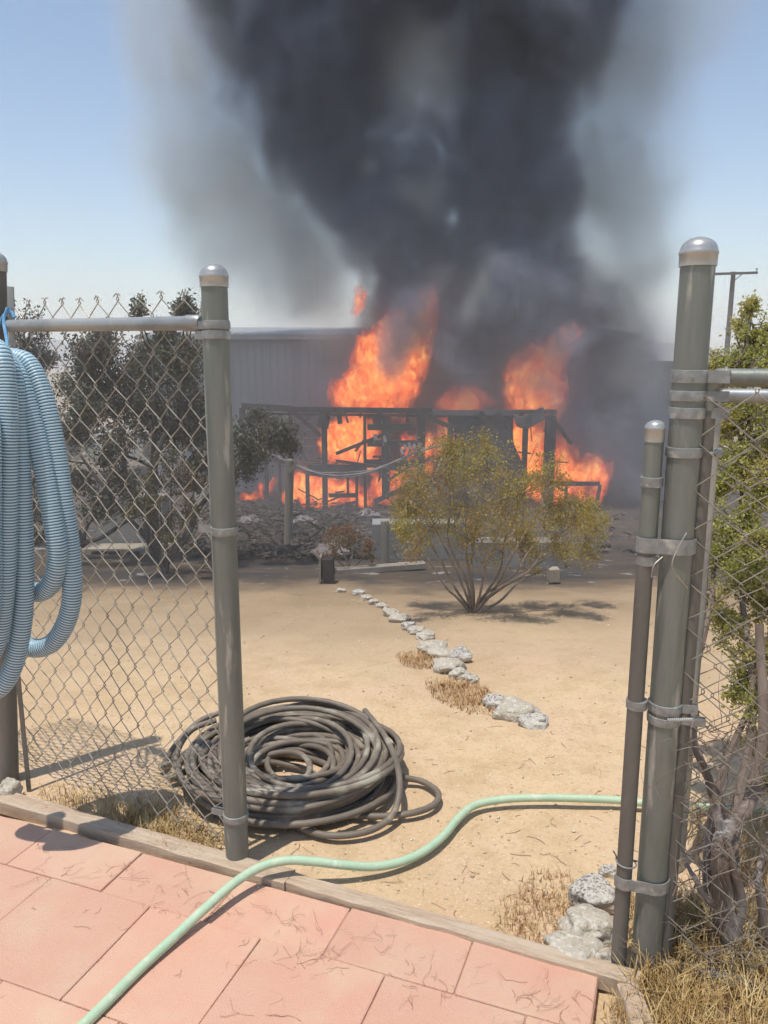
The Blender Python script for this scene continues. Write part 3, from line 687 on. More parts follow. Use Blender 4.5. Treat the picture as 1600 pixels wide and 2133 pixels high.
grass('dry_grass', sp, 'thick golden dry grass in the right corner below the gate', seed=3)
TG = 'dry weed tufts in the yard'
grass('weed_tuft', [(*gpt(882, 1372), .13, 420, .03), (*gpt(860, 1362), .10, 200, .02)], 'rusty dry weed tuft left of the middle rocks', kind=None, m=M['rustweed'], seed=5, cat='weed', group=TG, blade=.0016)
grass('weed_tuft', [(*gpt(960, 1440), .15, 600, .035), (*gpt(930, 1425), .11, 280, .028), (*gpt(990, 1460), .13, 260, .025)], 'largest rusty weed tuft beside the gap in the rock line', kind=None, m=M['rustweed'], seed=6, cat='weed', group=TG, blade=.0016)
grass('weed_tuft', [(*gpt(1115, 1905), .12, 380, .035), (*gpt(1150, 1850), .10, 240, .03), (*gpt(1090, 1950), .09, 160, .025)], 'ochre weed tuft left of the rocks by the right post', kind=None, m=M['rustweed'], seed=7, cat='weed', group=TG)
def twigs():
    rs = random.Random(8); mb = MB()
    for _ in range(170):
        if rs.random() < .6: px, py = rs.uniform(60, 1250), 0; py = 1740+(px-50)*.30+abs(rs.gauss(0, 45))
        else: px, py = rs.uniform(0, 1200), rs.uniform(1800, 2133)
        p = grz(px, min(py, 2200), .006); a = rs.uniform(0, 6.28); L = rs.uniform(.02, .10); P = [p]
        for k in range(5):
            a += rs.gauss(0, .5); P.append(P[-1]+Vector((math.cos(a), math.sin(a), 0))*L/5+Vector((0, 0, rs.uniform(-.001, .002))))
        mb.tube(P, rs.uniform(.0002, .0006), 4)
        if rs.random() < .3:
            Q = [P[2]]; a += 1
            for k in range(3): a += rs.gauss(0, .5); Q.append(Q[-1]+Vector((math.cos(a), math.sin(a), 0))*L/6)
            mb.tube(Q, .0006, 4)
    for _ in range(120):
        px, py = rs.uniform(520, 1500), rs.uniform(1500, 1990); p = gr(px, py); p.z = gz(p.x, p.y)+.003; a = rs.uniform(0, 6.28); P = [p]
        L = rs.uniform(.02, .08)
        for k in range(3): a += rs.gauss(0, .4); P.append(P[-1]+Vector((math.cos(a), math.sin(a), 0))*L/3)
        mb.tube(P, rs.uniform(.0006, .0012), 4)
    tag(mb.build('dry_twigs', M['twig']), 'fine dry twigs and roots littering the paving and dirt', 'twigs', kind='stuff')
twigs()

# ---------------------------------------------------------------- plants
def plant(name, base_, lobes, label, cat, leafm, barkm, leaf=.014, per=26, twig=16, r0=.02, stems=3, seed=1, group=None, spread=.35, crown='crown', tr=.0, jit=.5, bare=0, fork=.12):
    """lobes: (centre, radius, twig multiplier); branches grow from the base to each lobe and fan out into leafy twigs"""
    rs = random.Random(seed); nr = np.random.RandomState(seed); root = empty(name, base_, label, cat, group); B = Vector(base_)
    mb = MB(); LP = []
    dirs = []
    order = sorted(range(len(lobes)), key=lambda i: math.atan2(lobes[i][0][0]-B.x, lobes[i][0][2]-B.z)); nodes = []
    for k in range(stems):
        grp = order[k*len(order)//stems:(k+1)*len(order)//stems]
        if not grp: continue
        cen = sum((Vector(lobes[i][0]) for i in grp), Vector())/len(grp)
        st = B+Vector((rs.uniform(-1, 1), rs.uniform(-1, 1), 0))*r0*1.2; L_ = cen-st
        P = catmull([st, st+L_*.22+Vector((rs.uniform(-1, 1), rs.uniform(-1, 1), 0))*L_.length*.05, st+L_*.48+Vector((rs.uniform(-1, 1), rs.uniform(-1, 1), rs.uniform(-1, 1)))*L_.length*.06, st+L_*.74, cen], 5)
        n = len(P); rad = [r0*(1-.72*q/(n-1)) for q in range(n)]; mb.tube(P, rad, 7); nodes += [(P[q], rad[q], q/(n-1)) for q in range(n)]
    for i, (c, R, mul) in enumerate(lobes):
        c = Vector(c)
        cand = [nd for nd in nodes if nd[2] > .22]
        st, rr0, _t = min(cand, key=lambda nd: (nd[0]-c).length*(1+.25*rs.random())+max(0, nd[0].z-c.z)*.8)
        L_ = c-st
        P = [Vector(p) for p in catmull([st, st.lerp(c, .4)+Vector((rs.uniform(-1, 1), rs.uniform(-1, 1), rs.uniform(-.6, 1)))*L_.length*.10, st.lerp(c, .75)+Vector((rs.uniform(-1, 1), rs.uniform(-1, 1), rs.uniform(-1, 1)))*R*.18, c], 5)]
        n = len(P); mb.tube(P, [rr0*.75*(1-.72*k/(n-1))+.001 for k in range(n)], 6)
        for k in range(int(twig*mul)):
            s = P[rs.randint(int(n*.5), n-1)]
            v = Vector(nr.normal(0, 1, 3)).normalized()*R*(.35+.75*rs.random()**.6); v.z *= .95; e = c+v
            bend = Vector(nr.normal(0, 1, 3))*R*.14
            T = catmull([s, s.lerp(e, .5)+bend, e, e+(e-s).normalized()*R*.18+Vector(nr.normal(0, 1, 3))*R*.08], 4); m_ = len(T)
            mb.tube(T, [r0*.22*(1-.85*q/(m_-1))+.0006 for q in range(m_)], 4)
            if rs.random() < bare: continue
            for sub in range(3):
                q = T[rs.randint(int(m_*.35), m_-1)]; e2 = q+Vector(nr.normal(0, 1, 3))*R*.22+Vector((0, 0, R*.06))
                mb.tube([q, q.lerp(e2, .5)+Vector(nr.normal(0, 1, 3))*R*.03, e2], r0*.06+.0004, 3)
                LP.append((q, e2, R))
            LP.append((T[int(m_*.45)], T[-1], R))
    mb.build('branches', barkm, root, True)
    pts = []; tone = []
    for (a, b, R) in LP:
        t = nr.rand(per, 1); tt = nr.rand()
        p = np.array(a)*(1-t)+np.array(b)*t+nr.normal(0, R*.055*jit+leaf*.8, (per, 3)); pts.append(p); tone.append(np.clip(nr.rand(per)*.7+tt*.5-.1, 0, 1))
    pts = np.concatenate(pts); tone = np.concatenate(tone); n = len(pts)
    d1 = nr.normal(0, 1, (n, 3)); d1[:, 2] += .4; d1 /= np.linalg.norm(d1, axis=1)[:, None]
    d2 = np.cross(d1, nr.normal(0, 1, (n, 3))); d2 /= np.linalg.norm(d2, axis=1)[:, None]
    s = leaf*(.6+.8*nr.rand(n, 1))
    V = np.stack([pts, pts+d1*s*.5+d2*s*.27, pts+d1*s, pts+d1*s*.5-d2*s*.27], 1).reshape(-1, 3)
    F = np.arange(4*n).reshape(-1, 4)
    o = np_mesh(crown, V, F, leafm, root, False, {'tone': np.repeat(tone, 4)})
    o['kind'] = 'stuff'
    return root
def lob(L, Y, seed=0, dy=.5):
    rs = random.Random(seed); out = []
    for q in L:
        px, py, r = q[:3]; yy = Y+(q[4] if len(q) > 4 else rs.uniform(-dy, dy)); out.append((at(px, py, yy), r*yy/FPX*1.0, q[3] if len(q) > 3 else 1))
    return out
g = gr(985, 1272)
plant('creosote_bush', (g.x, g.y, g.z-.03), lob([(905, 1000, 75), (955, 965, 55), (1015, 985, 65), (860, 1045, 55), (960, 1060, 70), (1030, 1060, 70), (1085, 1030, 60), (1090, 1100, 55), (1150, 1060, 45, .8), (1195, 1075, 45, .8), (1220, 1120, 40, .7), (1165, 1115, 40, .6), (900, 1100, 55), (985, 1120, 50, .8), (940, 925, 28, .5), (1160, 985, 32, .4), (870, 1000, 40, .7), (835, 1060, 35, .6), (1010, 930, 26, .4), (1245, 1095, 28, .5), (1085, 1140, 45, .6), (1230, 1060, 24, .5), (1180, 1150, 34, .5), (1120, 1165, 34, .4), (870, 1135, 40, .5), (840, 1100, 30, .5), (1225, 1160, 24, .3), (1030, 1150, 40, .4), (1120, 985, 34, .6)], g.y, 3, .35),
      'olive creosote bush with a fan of bare stems in the middle of the yard', 'bush', M['leaf_creosote'], M['bark_pale'], leaf=.0165, per=14, twig=24, r0=.0115, seed=3, stems=13, jit=1.8)
g = gr(722, 1200)
plant('small_shrub', (g.x, g.y+.5, g.z-.1), lob([(700, 1120, 30), (735, 1125, 32), (765, 1150, 24, .6), (690, 1150, 22, .6)], g.y+.5, 3, .2),
      'small rusty orange shrub beside the stump', 'bush', M['leaf_rust'], M['bark_pale'], leaf=.022, per=12, twig=14, r0=.012, seed=6, stems=4)
TB = 'trees behind the left fence'
g = gr(330, 1168)
plant('desert_tree', (g.x, g.y, g.z-.05), lob([(200, 735, 42), (165, 790, 45), (235, 780, 55), (300, 745, 40), (290, 820, 60), (350, 790, 60), (385, 745, 42), (400, 850, 50), (230, 850, 55), (330, 890, 55), (395, 900, 45), (180, 860, 40), (386, 655, 20, .35), (392, 632, 13, .15), (372, 640, 10, .1), (404, 650, 10, .1), (288, 655, 9, .12), (290, 636, 7, .08), (345, 705, 22, .5), (215, 700, 22, .4), (150, 905, 30, .6), (240, 930, 38, .6), (150, 1010, 36, .7), (200, 1060, 34, .6), (260, 1010, 36, .7), (100, 950, 30, .6), (430, 960, 30, .7), (540, 915, 42, 1.2), (585, 905, 28, .8), (515, 940, 36, 1), (530, 875, 18, .4), (500, 985, 26, .4), (605, 930, 16, .4)], g.y, 5, .5),
      'dark grey-green desert tree with crooked limbs, widest behind the left fence', 'tree', M['leaf_dark'], M['bark_dark'], leaf=.036, per=22, twig=26, r0=.045, seed=5, group=TB, bare=.12, stems=5, jit=1.7)
g = gr(60, 1185)
plant('desert_tree', (g.x, g.y+2.0, g.z-.5), lob([(55, 715, 50), (30, 760, 50), (80, 750, 30), (60, 1060, 40), (110, 1000, 35), (75, 1130, 40), (40, 990, 40), (130, 1080, 30, .7), (95, 880, 40, .7), (20, 900, 50)], g.y+2.0, 7, .5),
      'dark tree at the far left behind the blue hose', 'tree', M['leaf_dark'], M['bark_dark'], leaf=.036, per=16, twig=18, r0=.055, seed=8, group=TB, stems=3)
g = gr(345, 1192)
plant('olive_shrub', (g.x, g.y, g.z-.03), lob([(320, 1010, 42), (375, 1000, 42), (290, 1060, 32), (345, 1070, 44), (395, 1060, 34), (410, 1010, 25), (360, 960, 40), (335, 1130, 34, .3), (385, 1125, 30, .3)], g.y, 9, .35),
      'olive shrub with bare grey twigs below, in front of the dark tree', 'bush', M['leaf_olive'], M['bark_dark'], leaf=.022, per=18, twig=18, r0=.014, seed=9, bare=.2, stems=6)
# thick crooked limb crossing behind the fence
mb = MB(); P = [at(150, 1175, 8), at(172, 1135, 8), at(215, 1118, 7.9), at(265, 1085, 7.8), at(310, 1065, 7.8)]
mb.tube(catmull(P, 5), [.03-.0008*k for k in range(21)], 8)
P = [at(172, 1140, 8), at(180, 1100, 8), at(205, 1060, 8), at(228, 1000, 8)]; mb.tube(catmull(P, 5), [.022-.0009*k for k in range(16)], 8)
tag(mb.build('dead_branch', M['bark_dark'], None, True), 'bare forked branch leaning low behind the left fence', 'branch')
# right bush
g = gr(1522, 2030); RBY = g.y
plant('green_bush', (g.x+.03, g.y+.12, -.04), lob([(1570, 690, 34, .8, .9), (1610, 760, 55, 1, .8), (1540, 740, 36, .7, .9), (1495, 755, 28, .6, .9), (1560, 830, 55, 1, .8), (1510, 880, 40, 1, .8), (1600, 900, 60, 1, .7), (1540, 960, 50, 1, .7), (1490, 1010, 30, .7, .7), (1600, 1020, 60, 1, .6), (1530, 1090, 50, 1, .6), (1590, 1140, 50, 1, .5), (1500, 1160, 36, .7, .6), (1545, 1210, 50, 1, .5), (1605, 1260, 50, 1, .5), (1520, 1300, 40, .8, .5), (1580, 1360, 55, 1, .4), (1600, 1460, 50, 1, .3), (1550, 1430, 40, .7, .4), (1590, 1550, 34, .6, .3), (1560, 640, 14, .3, .9), (1660, 700, 60, 1, .8), (1680, 950, 70, 1, .6), (1680, 1200, 70, 1, .5), (1480, 1100, 26, .5, .8), (1440, 1000, 22, .4, .8), (1445, 1200, 26, .5, .7), (1432, 1350, 22, .4, .6), (1462, 900, 22, .4, .9), (1470, 1270, 28, .5, .6), (1620, 1640, 30, .4, .3)], RBY+.1, 11),
      'bright green leafy bush filling the right edge behind the gate', 'bush', M['leaf_bright'], M['bark'], leaf=.0120, per=24, twig=24, r0=.018, seed=12, jit=.9, stems=3)
mb = MB()
def limb(px, r0_, r1_):
    P = catmull([at(*q) for q in px], 5); n = len(P); mb.tube([p+Vector((random.uniform(-1, 1), random.uniform(-1, 1), 0))*.002 for p in P], [r0_+(r1_-r0_)*k/(n-1) for k in range(n)], 10)
Yb = RBY+.08
limb([(1535, 2060, Yb), (1528, 1980, Yb), (1510, 1900, Yb), (1505, 1840, Yb), (1500, 1780, Yb), (1508, 1740, Yb+.05), (1550, 1690, Yb+.1), (1575, 1620, Yb+.15), (1590, 1500, Yb+.2), (1580, 1300, Yb+.3)], .034, .012)
limb([(1505, 1740, Yb+.05), (1485, 1660, Yb+.08), (1470, 1600, Yb+.1), (1448, 1560, Yb+.12), (1452, 1480, Yb+.15)], .014, .006)
limb([(1512, 1900, Yb), (1470, 1870, Yb), (1455, 1840, Yb), (1430, 1800, Yb+.05)], .012, .005)
limb([(1530, 1960, Yb), (1545, 1880, Yb-.02), (1525, 1800, Yb-.02), (1512, 1745, Yb)], .014, .009)
limb([(1600, 2060, Yb), (1588, 1900, Yb), (1580, 1830, Yb), (1590, 1760, Yb+.05)], .014, .007)
br = [o for o in COL.objects if o.name.startswith('green_bush')][0]
mb.build('trunk', M['bark'], br, True)
mb = MB(); rr_ = random.Random(3)
for _ in range(240):
    p = at(rr_.uniform(1400, 1640), rr_.uniform(1500, 2120), RBY+rr_.uniform(-.12, .25)); a = rr_.uniform(0, 6.28); P = [p]; d = Vector((rr_.gauss(0, 1), rr_.gauss(0, .5), rr_.gauss(.5, 1))).normalized()
    for k in range(6): d = (d+Vector((rr_.gauss(0, .25), rr_.gauss(0, .25), rr_.gauss(0, .25)))).normalized(); P.append(P[-1]+d*rr_.uniform(.015, .04))
    mb.tube(P, [.0015-.0002*k for k in range(7)], 4)
tg_ = mb.build('dead_twigs', M['bark'], br, True); tg_['kind'] = 'stuff'

# ---------------------------------------------------------------- far scrub on the plain
def scrub():
    rs = np.random.RandomState(6); C = []
    for _ in range(260):
        y = 26+rs.rand()**2*330; x = (rs.rand()*2-1)*y*.62; C.append((x, y, .35+.9*rs.rand()*(1+y/200)))
    pts = []; sz = []
    for (x, y, r) in C:
        n = 60; d = rs.normal(0, 1, (n, 3)); d /= np.linalg.norm(d, axis=1)[:, None]; d *= (.5+.5*rs.rand(n, 1))*r; d[:, 2] = np.abs(d[:, 2])*.8
        pts.append(d+np.array([x, y, hz(y)])); sz.append(np.full(n, r*.45))
    pts = np.concatenate(pts); s = np.concatenate(sz)[:, None]; n = len(pts); d1 = rs.normal(0, 1, (n, 3)); d1 /= np.linalg.norm(d1, axis=1)[:, None]
    d2 = np.cross(d1, rs.normal(0, 1, (n, 3))); d2 /= np.linalg.norm(d2, axis=1)[:, None]
    V = np.stack([pts-d1*s*.5, pts+d2*s*.3, pts+d1*s*.5, pts-d2*s*.3], 1).reshape(-1, 3)
    tag(np_mesh('scrub', V, np.arange(4*n).reshape(-1, 4), M['leaf_dark'], None, False, {'tone': np.repeat(rs.rand(n), 4)}), 'dark desert scrub dotted over the far plain', 'scrub', kind='stuff')
scrub()

# ---------------------------------------------------------------- structures behind the yard
def pbox(mb, x0, y0, x1, y1, Y, th, j=0):
    a = at(x0, y0, Y); b = at(x1, y1, Y); c = (a+b)/2; c.y = Y+th/2
    mb.box(c, abs(b.x-a.x), th, abs(a.z-b.z), j=j); return mb
# metal building
BY = 18.6
bl = at(318, 1000, BY).x; brx = at(1300, 1000, BY).x; zt_ = at(700, 700, BY).z; zb_ = hz(BY)-.2
bld = empty('metal_building', ((bl+brx)/2, BY, zb_), 'long grey ribbed metal building behind the fire', 'building')
mb = MB(); mb.box(((bl+brx)/2, BY+3.2, (zt_+zb_)/2-.05), brx-bl-.1, 6.0, zt_-zb_-.1); mb.build('inner_wall', M['charblue'], bld)
wpan = .178; npan = int((brx-bl)/wpan)
pm = None
for i in range(npan):
    x = bl+wpan*(i+.5)
    if pm is None:
        q = MB(); q.box((0, 0, 0), wpan-.006, .02, zt_-zb_); q.box((-wpan/2+.018, -.022, 0), .030, .026, zt_-zb_); o = q.build('wall_panel', M['metalwall'], bld); pm = o.data
        o.matrix_parent_inverse = Matrix.Identity(4)
    else:
        o = bpy.data.objects.new('wall_panel', pm); COL.objects.link(o); o.parent = bld
    o.location = Vector((x, BY+.1+random.uniform(-.004, .004), (zt_+zb_)/2))-bld.location
mb = MB(); rz = at(700, 684, BY+3.2).z
for s_, y0_, y1_ in ((0, BY-.12, BY+3.3), (1, BY+6.6, BY+3.3)):
    mb.bar(((bl+brx)/2, y0_, zt_), ((bl+brx)/2, y1_, rz), brx-bl+.3, .06, up=(0, 0, 1))
mb.build('roof', M['roof'], bld)
mb = MB(); mb.box(((bl+brx)/2, BY-.14, zt_-.03), brx-bl+.3, .05, .10); mb.build('eave_trim', M['roof'], bld)
mb = MB(); n = 44
for i in range(n):
    x = bl+(brx-bl)*i/n+.1; mb.box((x, BY-.13, zt_+.045), .12, .05, .012)
mb.build('roof_rib', M['roof'], bld)
# bright white side wing seen through the tree
mb = MB(); pbox(mb, 320, 700, 402, 728, BY-.8, .8); mb.build('porch_roof', M['cream'], bld)
# dark shed at right
ds = empty('dark_shed', at(1375, 1090, 17.2), 'dark blue-black shed half hidden behind the smoke and right post', 'shed')
a = at(1358, 765, 17.2); b = at(1440, 1075, 17.2)
mb = MB(); mb.box(((a.x+b.x)/2, 18.0, (a.z+b.z)/2), b.x-a.x, 1.6, a.z-b.z); mb.build('wall', M['charblue'], ds)
mb = MB(); mb.box(((a.x+b.x)/2, 18.0, a.z+.06), b.x-a.x+.2, 1.9, .12); mb.build('roof', M['scorch'], ds)
mb = MB(); mb.box((a.x+.45, 17.17, a.z-.55), .5, .05, .6); mb.build('window', M['char'], ds)

# burning porch
PY_ = 16.0
porch = empty('burning_porch', (at(830, 1060, PY_).x, PY_, hz(PY_)), 'charred timber porch frame in flames in front of the metal building', 'porch')
def part(name, m, rects, Y=PY_, th=.08, j=.006):
    for r in rects:
        mb = MB(); pbox(mb, *r[:4], r[4] if len(r) > 4 else Y, r[5] if len(r) > 5 else th, j=j); mb.build(name, m, porch)
def plank(name, m, a, b, wd, Y=PY_, th=.05, Y2=None):
    mb = MB(); mb.bar(at(a[0], a[1], Y), at(b[0], b[1], Y2 or Y), wd, th); mb.build(name, m, porch)
plank('roof_beam', M['char'], (503, 846), (612, 852), .13); plank('roof_beam', M['char'], (608, 853), (900, 856), .11); plank('roof_beam', M['scorch'], (900, 860), (1160, 858), .10)
plank('roof_beam', M['char'], (560, 862), (1140, 868), .05, PY_+.3)
part('post', M['char'], [(498, 850, 514, 1000), (524, 856, 532, 990), (600, 858, 609, 1040)])
part('post', M['char'], [(669, 860, 683, 1062), (757, 864, 764, 1062), (795, 866, 812, 1040), (870, 866, 884, 1060), (934, 866, 942, 1060), (1091, 870, 1096, 1040), (1138, 866, 1152, 1060), (551, 960, 559, 1032), (580, 960, 586, 1050), (636, 985, 645, 1060), (722, 990, 727, 1030), (740, 990, 746, 1062), (1063, 868, 1068, 920)], th=.12)
part('rail', M['char'], [(765, 884, 860, 896), (765, 918, 870, 930), (684, 1028, 745, 1036), (640, 968, 760, 986), (500, 952, 610, 962), (1155, 1004, 1250, 1012), (764, 958, 880, 974)], th=.07)
part('charred_panel', M['char'], [(810, 866, 872, 1040, PY_+.9, .05), (884, 866, 934, 1000, PY_+.9, .05), (765, 866, 795, 884, PY_+.4, .05), (942, 868, 1060, 902, PY_+.1, .04), (985, 905, 1065, 1040, PY_+.25, .05), (640, 988, 760, 992, PY_, .1)], j=.02)
part('wall_board', M['charblue'], [(612, 862+i*17, 668, 877+i*17, PY_+.5, .03) for i in range(8)], j=.01)
part('wall_board', M['scorch'], [(536, 868, 560, 950, PY_+.5, .03), (562, 868, 590, 950, PY_+.5, .03), (592, 866, 611, 955, PY_+.5, .03)], j=.01)
mb = MB()   # fallen dark sheet
q = [at(945, 905, PY_-.1), at(1058, 868, PY_-.05), at(1092, 1040, PY_-.4), at(985, 1060, PY_-.5)]
mb.v += q+[p+Vector((0, .04, 0)) for p in q]; mb.f += [[0, 1, 2, 3], [7, 6, 5, 4], [0, 4, 5, 1], [1, 5, 6, 2], [2, 6, 7, 3], [3, 7, 4, 0]]; mb.build('fallen_sheet', M['char'], porch)
mb = MB(); n = 8; m_ = 5
for j in range(m_+1):
    for i in range(n+1):
        u, v = i/n, j/m_; p = at(1070+62*u+6*v, 862-8*u*u+26*v+6*math.sin(u*5), PY_-.12-.05*math.sin(u*6+v*2)); mb.v.append(p)
for j in range(m_):
    for i in range(n): a = j*(n+1)+i; mb.f.append([a, a+1, a+n+2, a+n+1])
o = mb.build('hanging_sheet', M['scorch'], porch, True); s_ = o.modifiers.new('solid', 'SOLIDIFY'); s_.thickness = .01
for (a, b, wd) in (((860, 972), (905, 950), .05), ((600, 880), (640, 960), .04), ((700, 960), (880, 985), .06), ((740, 940), (760, 915), .05), ((810, 1000), (870, 960), .05), ((690, 1058), (745, 1045), .06), ((700, 1066), (750, 1062), .05), ((1150, 860), (1135, 900), .06), ((1250, 1010), (1240, 1070), .06), ((1180, 1010), (1178, 1062), .05), ((1095, 1000), (1150, 990), .04)):
    plank('loose_plank', M['char'], a, b, wd, PY_-.1+random.uniform(-.2, .2))
rq = random.Random(77)
for _ in range(44):
    x_ = rq.uniform(620, 1150); y_ = rq.choice((rq.uniform(1000, 1065), rq.uniform(870, 1060), rq.uniform(940, 1000))); a_q = rq.gauss(0, .5) if rq.random() < .6 else rq.gauss(1.5, .25); L_q = rq.uniform(14, 60)
    plank('broken_rail', M['char'], (x_, y_), (x_+L_q*math.cos(a_q), y_-L_q*math.sin(a_q)*.8), rq.uniform(.015, .05), PY_+rq.uniform(-.25, .5), .03)
for (a_, b_, w_) in (((868, 858), (990, 912), .09), ((1000, 860), (1062, 935), .12), ((612, 858), (668, 908), .08), ((1035, 862), (1098, 1010), .16), ((700, 945), (800, 905), .07), ((780, 1045), (870, 1005), .10), ((500, 905), (600, 935), .06), ((1150, 868), (1190, 925), .07)):
    plank('fallen_beam', M['char'], a_, b_, w_, PY_-.12+rq.uniform(-.1, .15), .04)
for _ in range(16):
    x_ = rq.uniform(640, 1150); plank('hanging_shred', M['char'], (x_, 858), (x_+rq.uniform(-8, 8), 862+rq.uniform(6, 34)), rq.uniform(.03, .12), PY_+rq.uniform(-.1, .2), .02)
# sagging burnt cables and cloth strung in front
sg = empty('sagging_cloth', at(700, 985, 14.4), 'sagging strips of scorched cloth and cable strung across the porch', 'cloth')
for k, (dy, r) in enumerate(((0, .022), (6, .016), (11, .012), (-4, .012))):
    P = [at(556, 945+dy, 14.4), at(600, 962+dy*1.1, 14.4), at(650, 984+dy*.6, 14.35), at(700, 990+dy*.7, 14.3), at(760, 985+dy*.5, 14.3), at(800, 972+dy*.3, 14.35), at(840, 955+dy*.2, 14.4), at(880, 938, 14.45), at(930, 925, 14.5)]
    P = [p+Vector((0, .03*k, random.uniform(-.012, .012))) for p in P]
    MB().tube(catmull(P, 5), r, 6).build('strip', M['cloth'], sg, True)
for i, (px, py, h_) in enumerate(((842, 925, 20), (852, 922, 26), (862, 925, 18), (872, 922, 22), (836, 935, 22), (570, 940, 18), (582, 948, 16), (790, 975, 30), (780, 905, 20), (800, 908, 24))):
    mb = MB(); P = [at(px, py, 14.4), at(px+3, py+h_*.5, 14.37), at(px-2, py+h_, 14.42)]
    mb.tube(P, [.03, .035, .012], 5); mb.build('rag', M['cloth'], sg)
# grey wood post, stump, low walls
g = gr(600, 1140); wp = empty('wooden_post', g, 'tall weathered grey wooden post standing in the rubble', 'post')
t = at(604, 958, g.y); mb = MB(); mb.tube([(g.x, g.y, g.z-.1), ((g.x+t.x)/2, g.y, (g.z+t.z)/2), (t.x, g.y, t.z)], [.055, .053, .05], 10); mb.build('shaft', M['greywood'], wp, True)
mb = MB(); mb.bar(at(602, 985, g.y-.05), at(620, 960, g.y-.05), .04, .04); mb.build('brace', M['greywood'], wp)
g = gr(682, 1213); st = empty('stump_post', g, 'squat dark timber stump with a pale left edge by the far rock', 'stump')
mb = MB(); pbox(mb, 669, 1168, 694, 1213, g.y, .17, .016); mb.build('block', M['char'], st)
mb = MB(); pbox(mb, 664, 1164, 669, 1213, g.y-.01, .17, .003); mb.build('pale_edge', M['greywood'], st)
mb = MB(); mb.bar(at(650, 1146, g.y), at(668, 1164, g.y), .02, .03); mb.build('stick', M['greywood'], st)
g = gr(1155, 1213); o = MB(); pbox(o, 1146, 1187, 1166, 1213, g.y, .12, .004); tag(o.build('short_post', M['tan']), 'short pale square post right of the creosote bush', 'post')
g = gr(800, 1195)
tb_ = MB(); tb_.bar(at(700, 1190, g.y+.2), at(885, 1176, g.y+.4), .05, .12); tag(tb_.build('low_beam', M['greywood']), 'long low timber beam on the ground left of the creosote bush', 'beam')
g = gr(1070, 1195)
o = MB(); pbox(o, 985, 1130, 1175, 1200, g.y+.6, .25, .01); tag(o.build('low_wall', M['concrete']), 'low grey stucco wall right of the creosote bush stems', 'wall')
o = MB(); pbox(o, 775, 1090, 985, 1172, g.y+1.3, .25, .015); tag(o.build('low_wall', M['concrete']), 'low grey stucco wall left of the creosote bush stems', 'wall')
o = MB(); p0 = at(802, 1085, g.y+.9); p1 = at(802, 1172, g.y+.9); o.tube([p1, p0], .045, 12); tag(o.build('pale_pipe', M['greywood'], None, True), 'short pale upright pipe beside the low wall', 'pipe')
g = gr(270, 1178)
gw = empty('garden_wall', g, 'low grey wall on pale blocks behind the left fence', 'wall')
mb = MB(); pbox(mb, 195, 1035, 345, 1150, g.y+1.6, .3, .01); mb.build('panel', M['concrete'], gw)
mb = MB(); pbox(mb, 60, 1145, 345, 1176, g.y+1.2, .3, .01); mb.build('footing', M['tan'], gw)
for (x0, x1) in ((262, 274), (277, 290), (225, 250), (190, 205)):
    mb = MB(); pbox(mb, x0, 1149, x1, 1166, g.y+1.17, .02); mb.build('vent', M['char'], gw)
# cream slab added for sunlit ground and pale debris, and a narrow white panel
for (x0, y0, x1, y1, yy, lb_) in ((195, 905, 300, 960, 21, 'cream slab standing in for sunlit ground and debris behind the dark tree'), (405, 1010, 428, 1060, 14, 'narrow white panel just left of the left gate post')):
    hs = MB(); pbox(hs, x0, y0, x1, y1, yy, .6 if yy < 20 else 3); tag(hs.build('pale_slab', M['cream']), lb_, 'wall')
# rubble
def rubble():
    rs = random.Random(14); mb = MB()
    for _ in range(4200):
        px = rs.gauss(620, 110) if rs.random() < .94 else rs.uniform(480, 1330); py = rs.uniform(1045, 1165); g = gr(px, py)
        if g.y < 8.2: continue
        s = rs.uniform(.014, .07)*(.5+rs.random()); z = g.z+s*.15+max(0, rs.gauss(.03, .10))*(1 if py < 1120 else .3)
        a = rs.uniform(0, 3.1); X = Vector((math.cos(a), math.sin(a), rs.uniform(-.4, .4))).normalized()
        mb.box((g.x, g.y, z), s*rs.uniform(.6, 2.4), s*rs.uniform(.2, .8), s*rs.uniform(.08, .5), X, j=s*.12)
    tag(mb.build('rubble', M['ash']), 'burnt black rubble and ash heaped before the porch', 'rubble', kind='stuff')
rubble()
rs = random.Random(15)
for i, (px, py, lb_) in enumerate(((520, 1085, 'crumpled pale sheet lying leftmost in the burnt rubble'), (634, 1086, 'pale torn sheet lying right of the wooden post'), (688, 1154, 'white bag slumped above the stump'), (768, 1070, 'pale sheet heaped under the sagging cloth'))):
    g = gr(px, py+8); mb = MB(); n = 9; sx, sy, h_ = .26, .22, .12
    for j in range(n+1):
        for k in range(n+1):
            u, v = k/n-.5, j/n-.5; q = max(0, 1-(u*u+v*v)*4); mb.v.append(Vector((g.x+u*sx*1.6+rs.uniform(-.02, .02), g.y+v*sy, g.z+.06+h_*q*rs.uniform(.5, 1.2))))
    for j in range(n):
        for k in range(n): a = j*(n+1)+k; mb.f.append([a, a+1, a+n+2, a+n+1])
    o = mb.build('crumpled_sheet', M['cloth']); o.modifiers.new('solid', 'SOLIDIFY').thickness = .01; tag(o, lb_, 'sheet', 'pale sheets in the rubble')
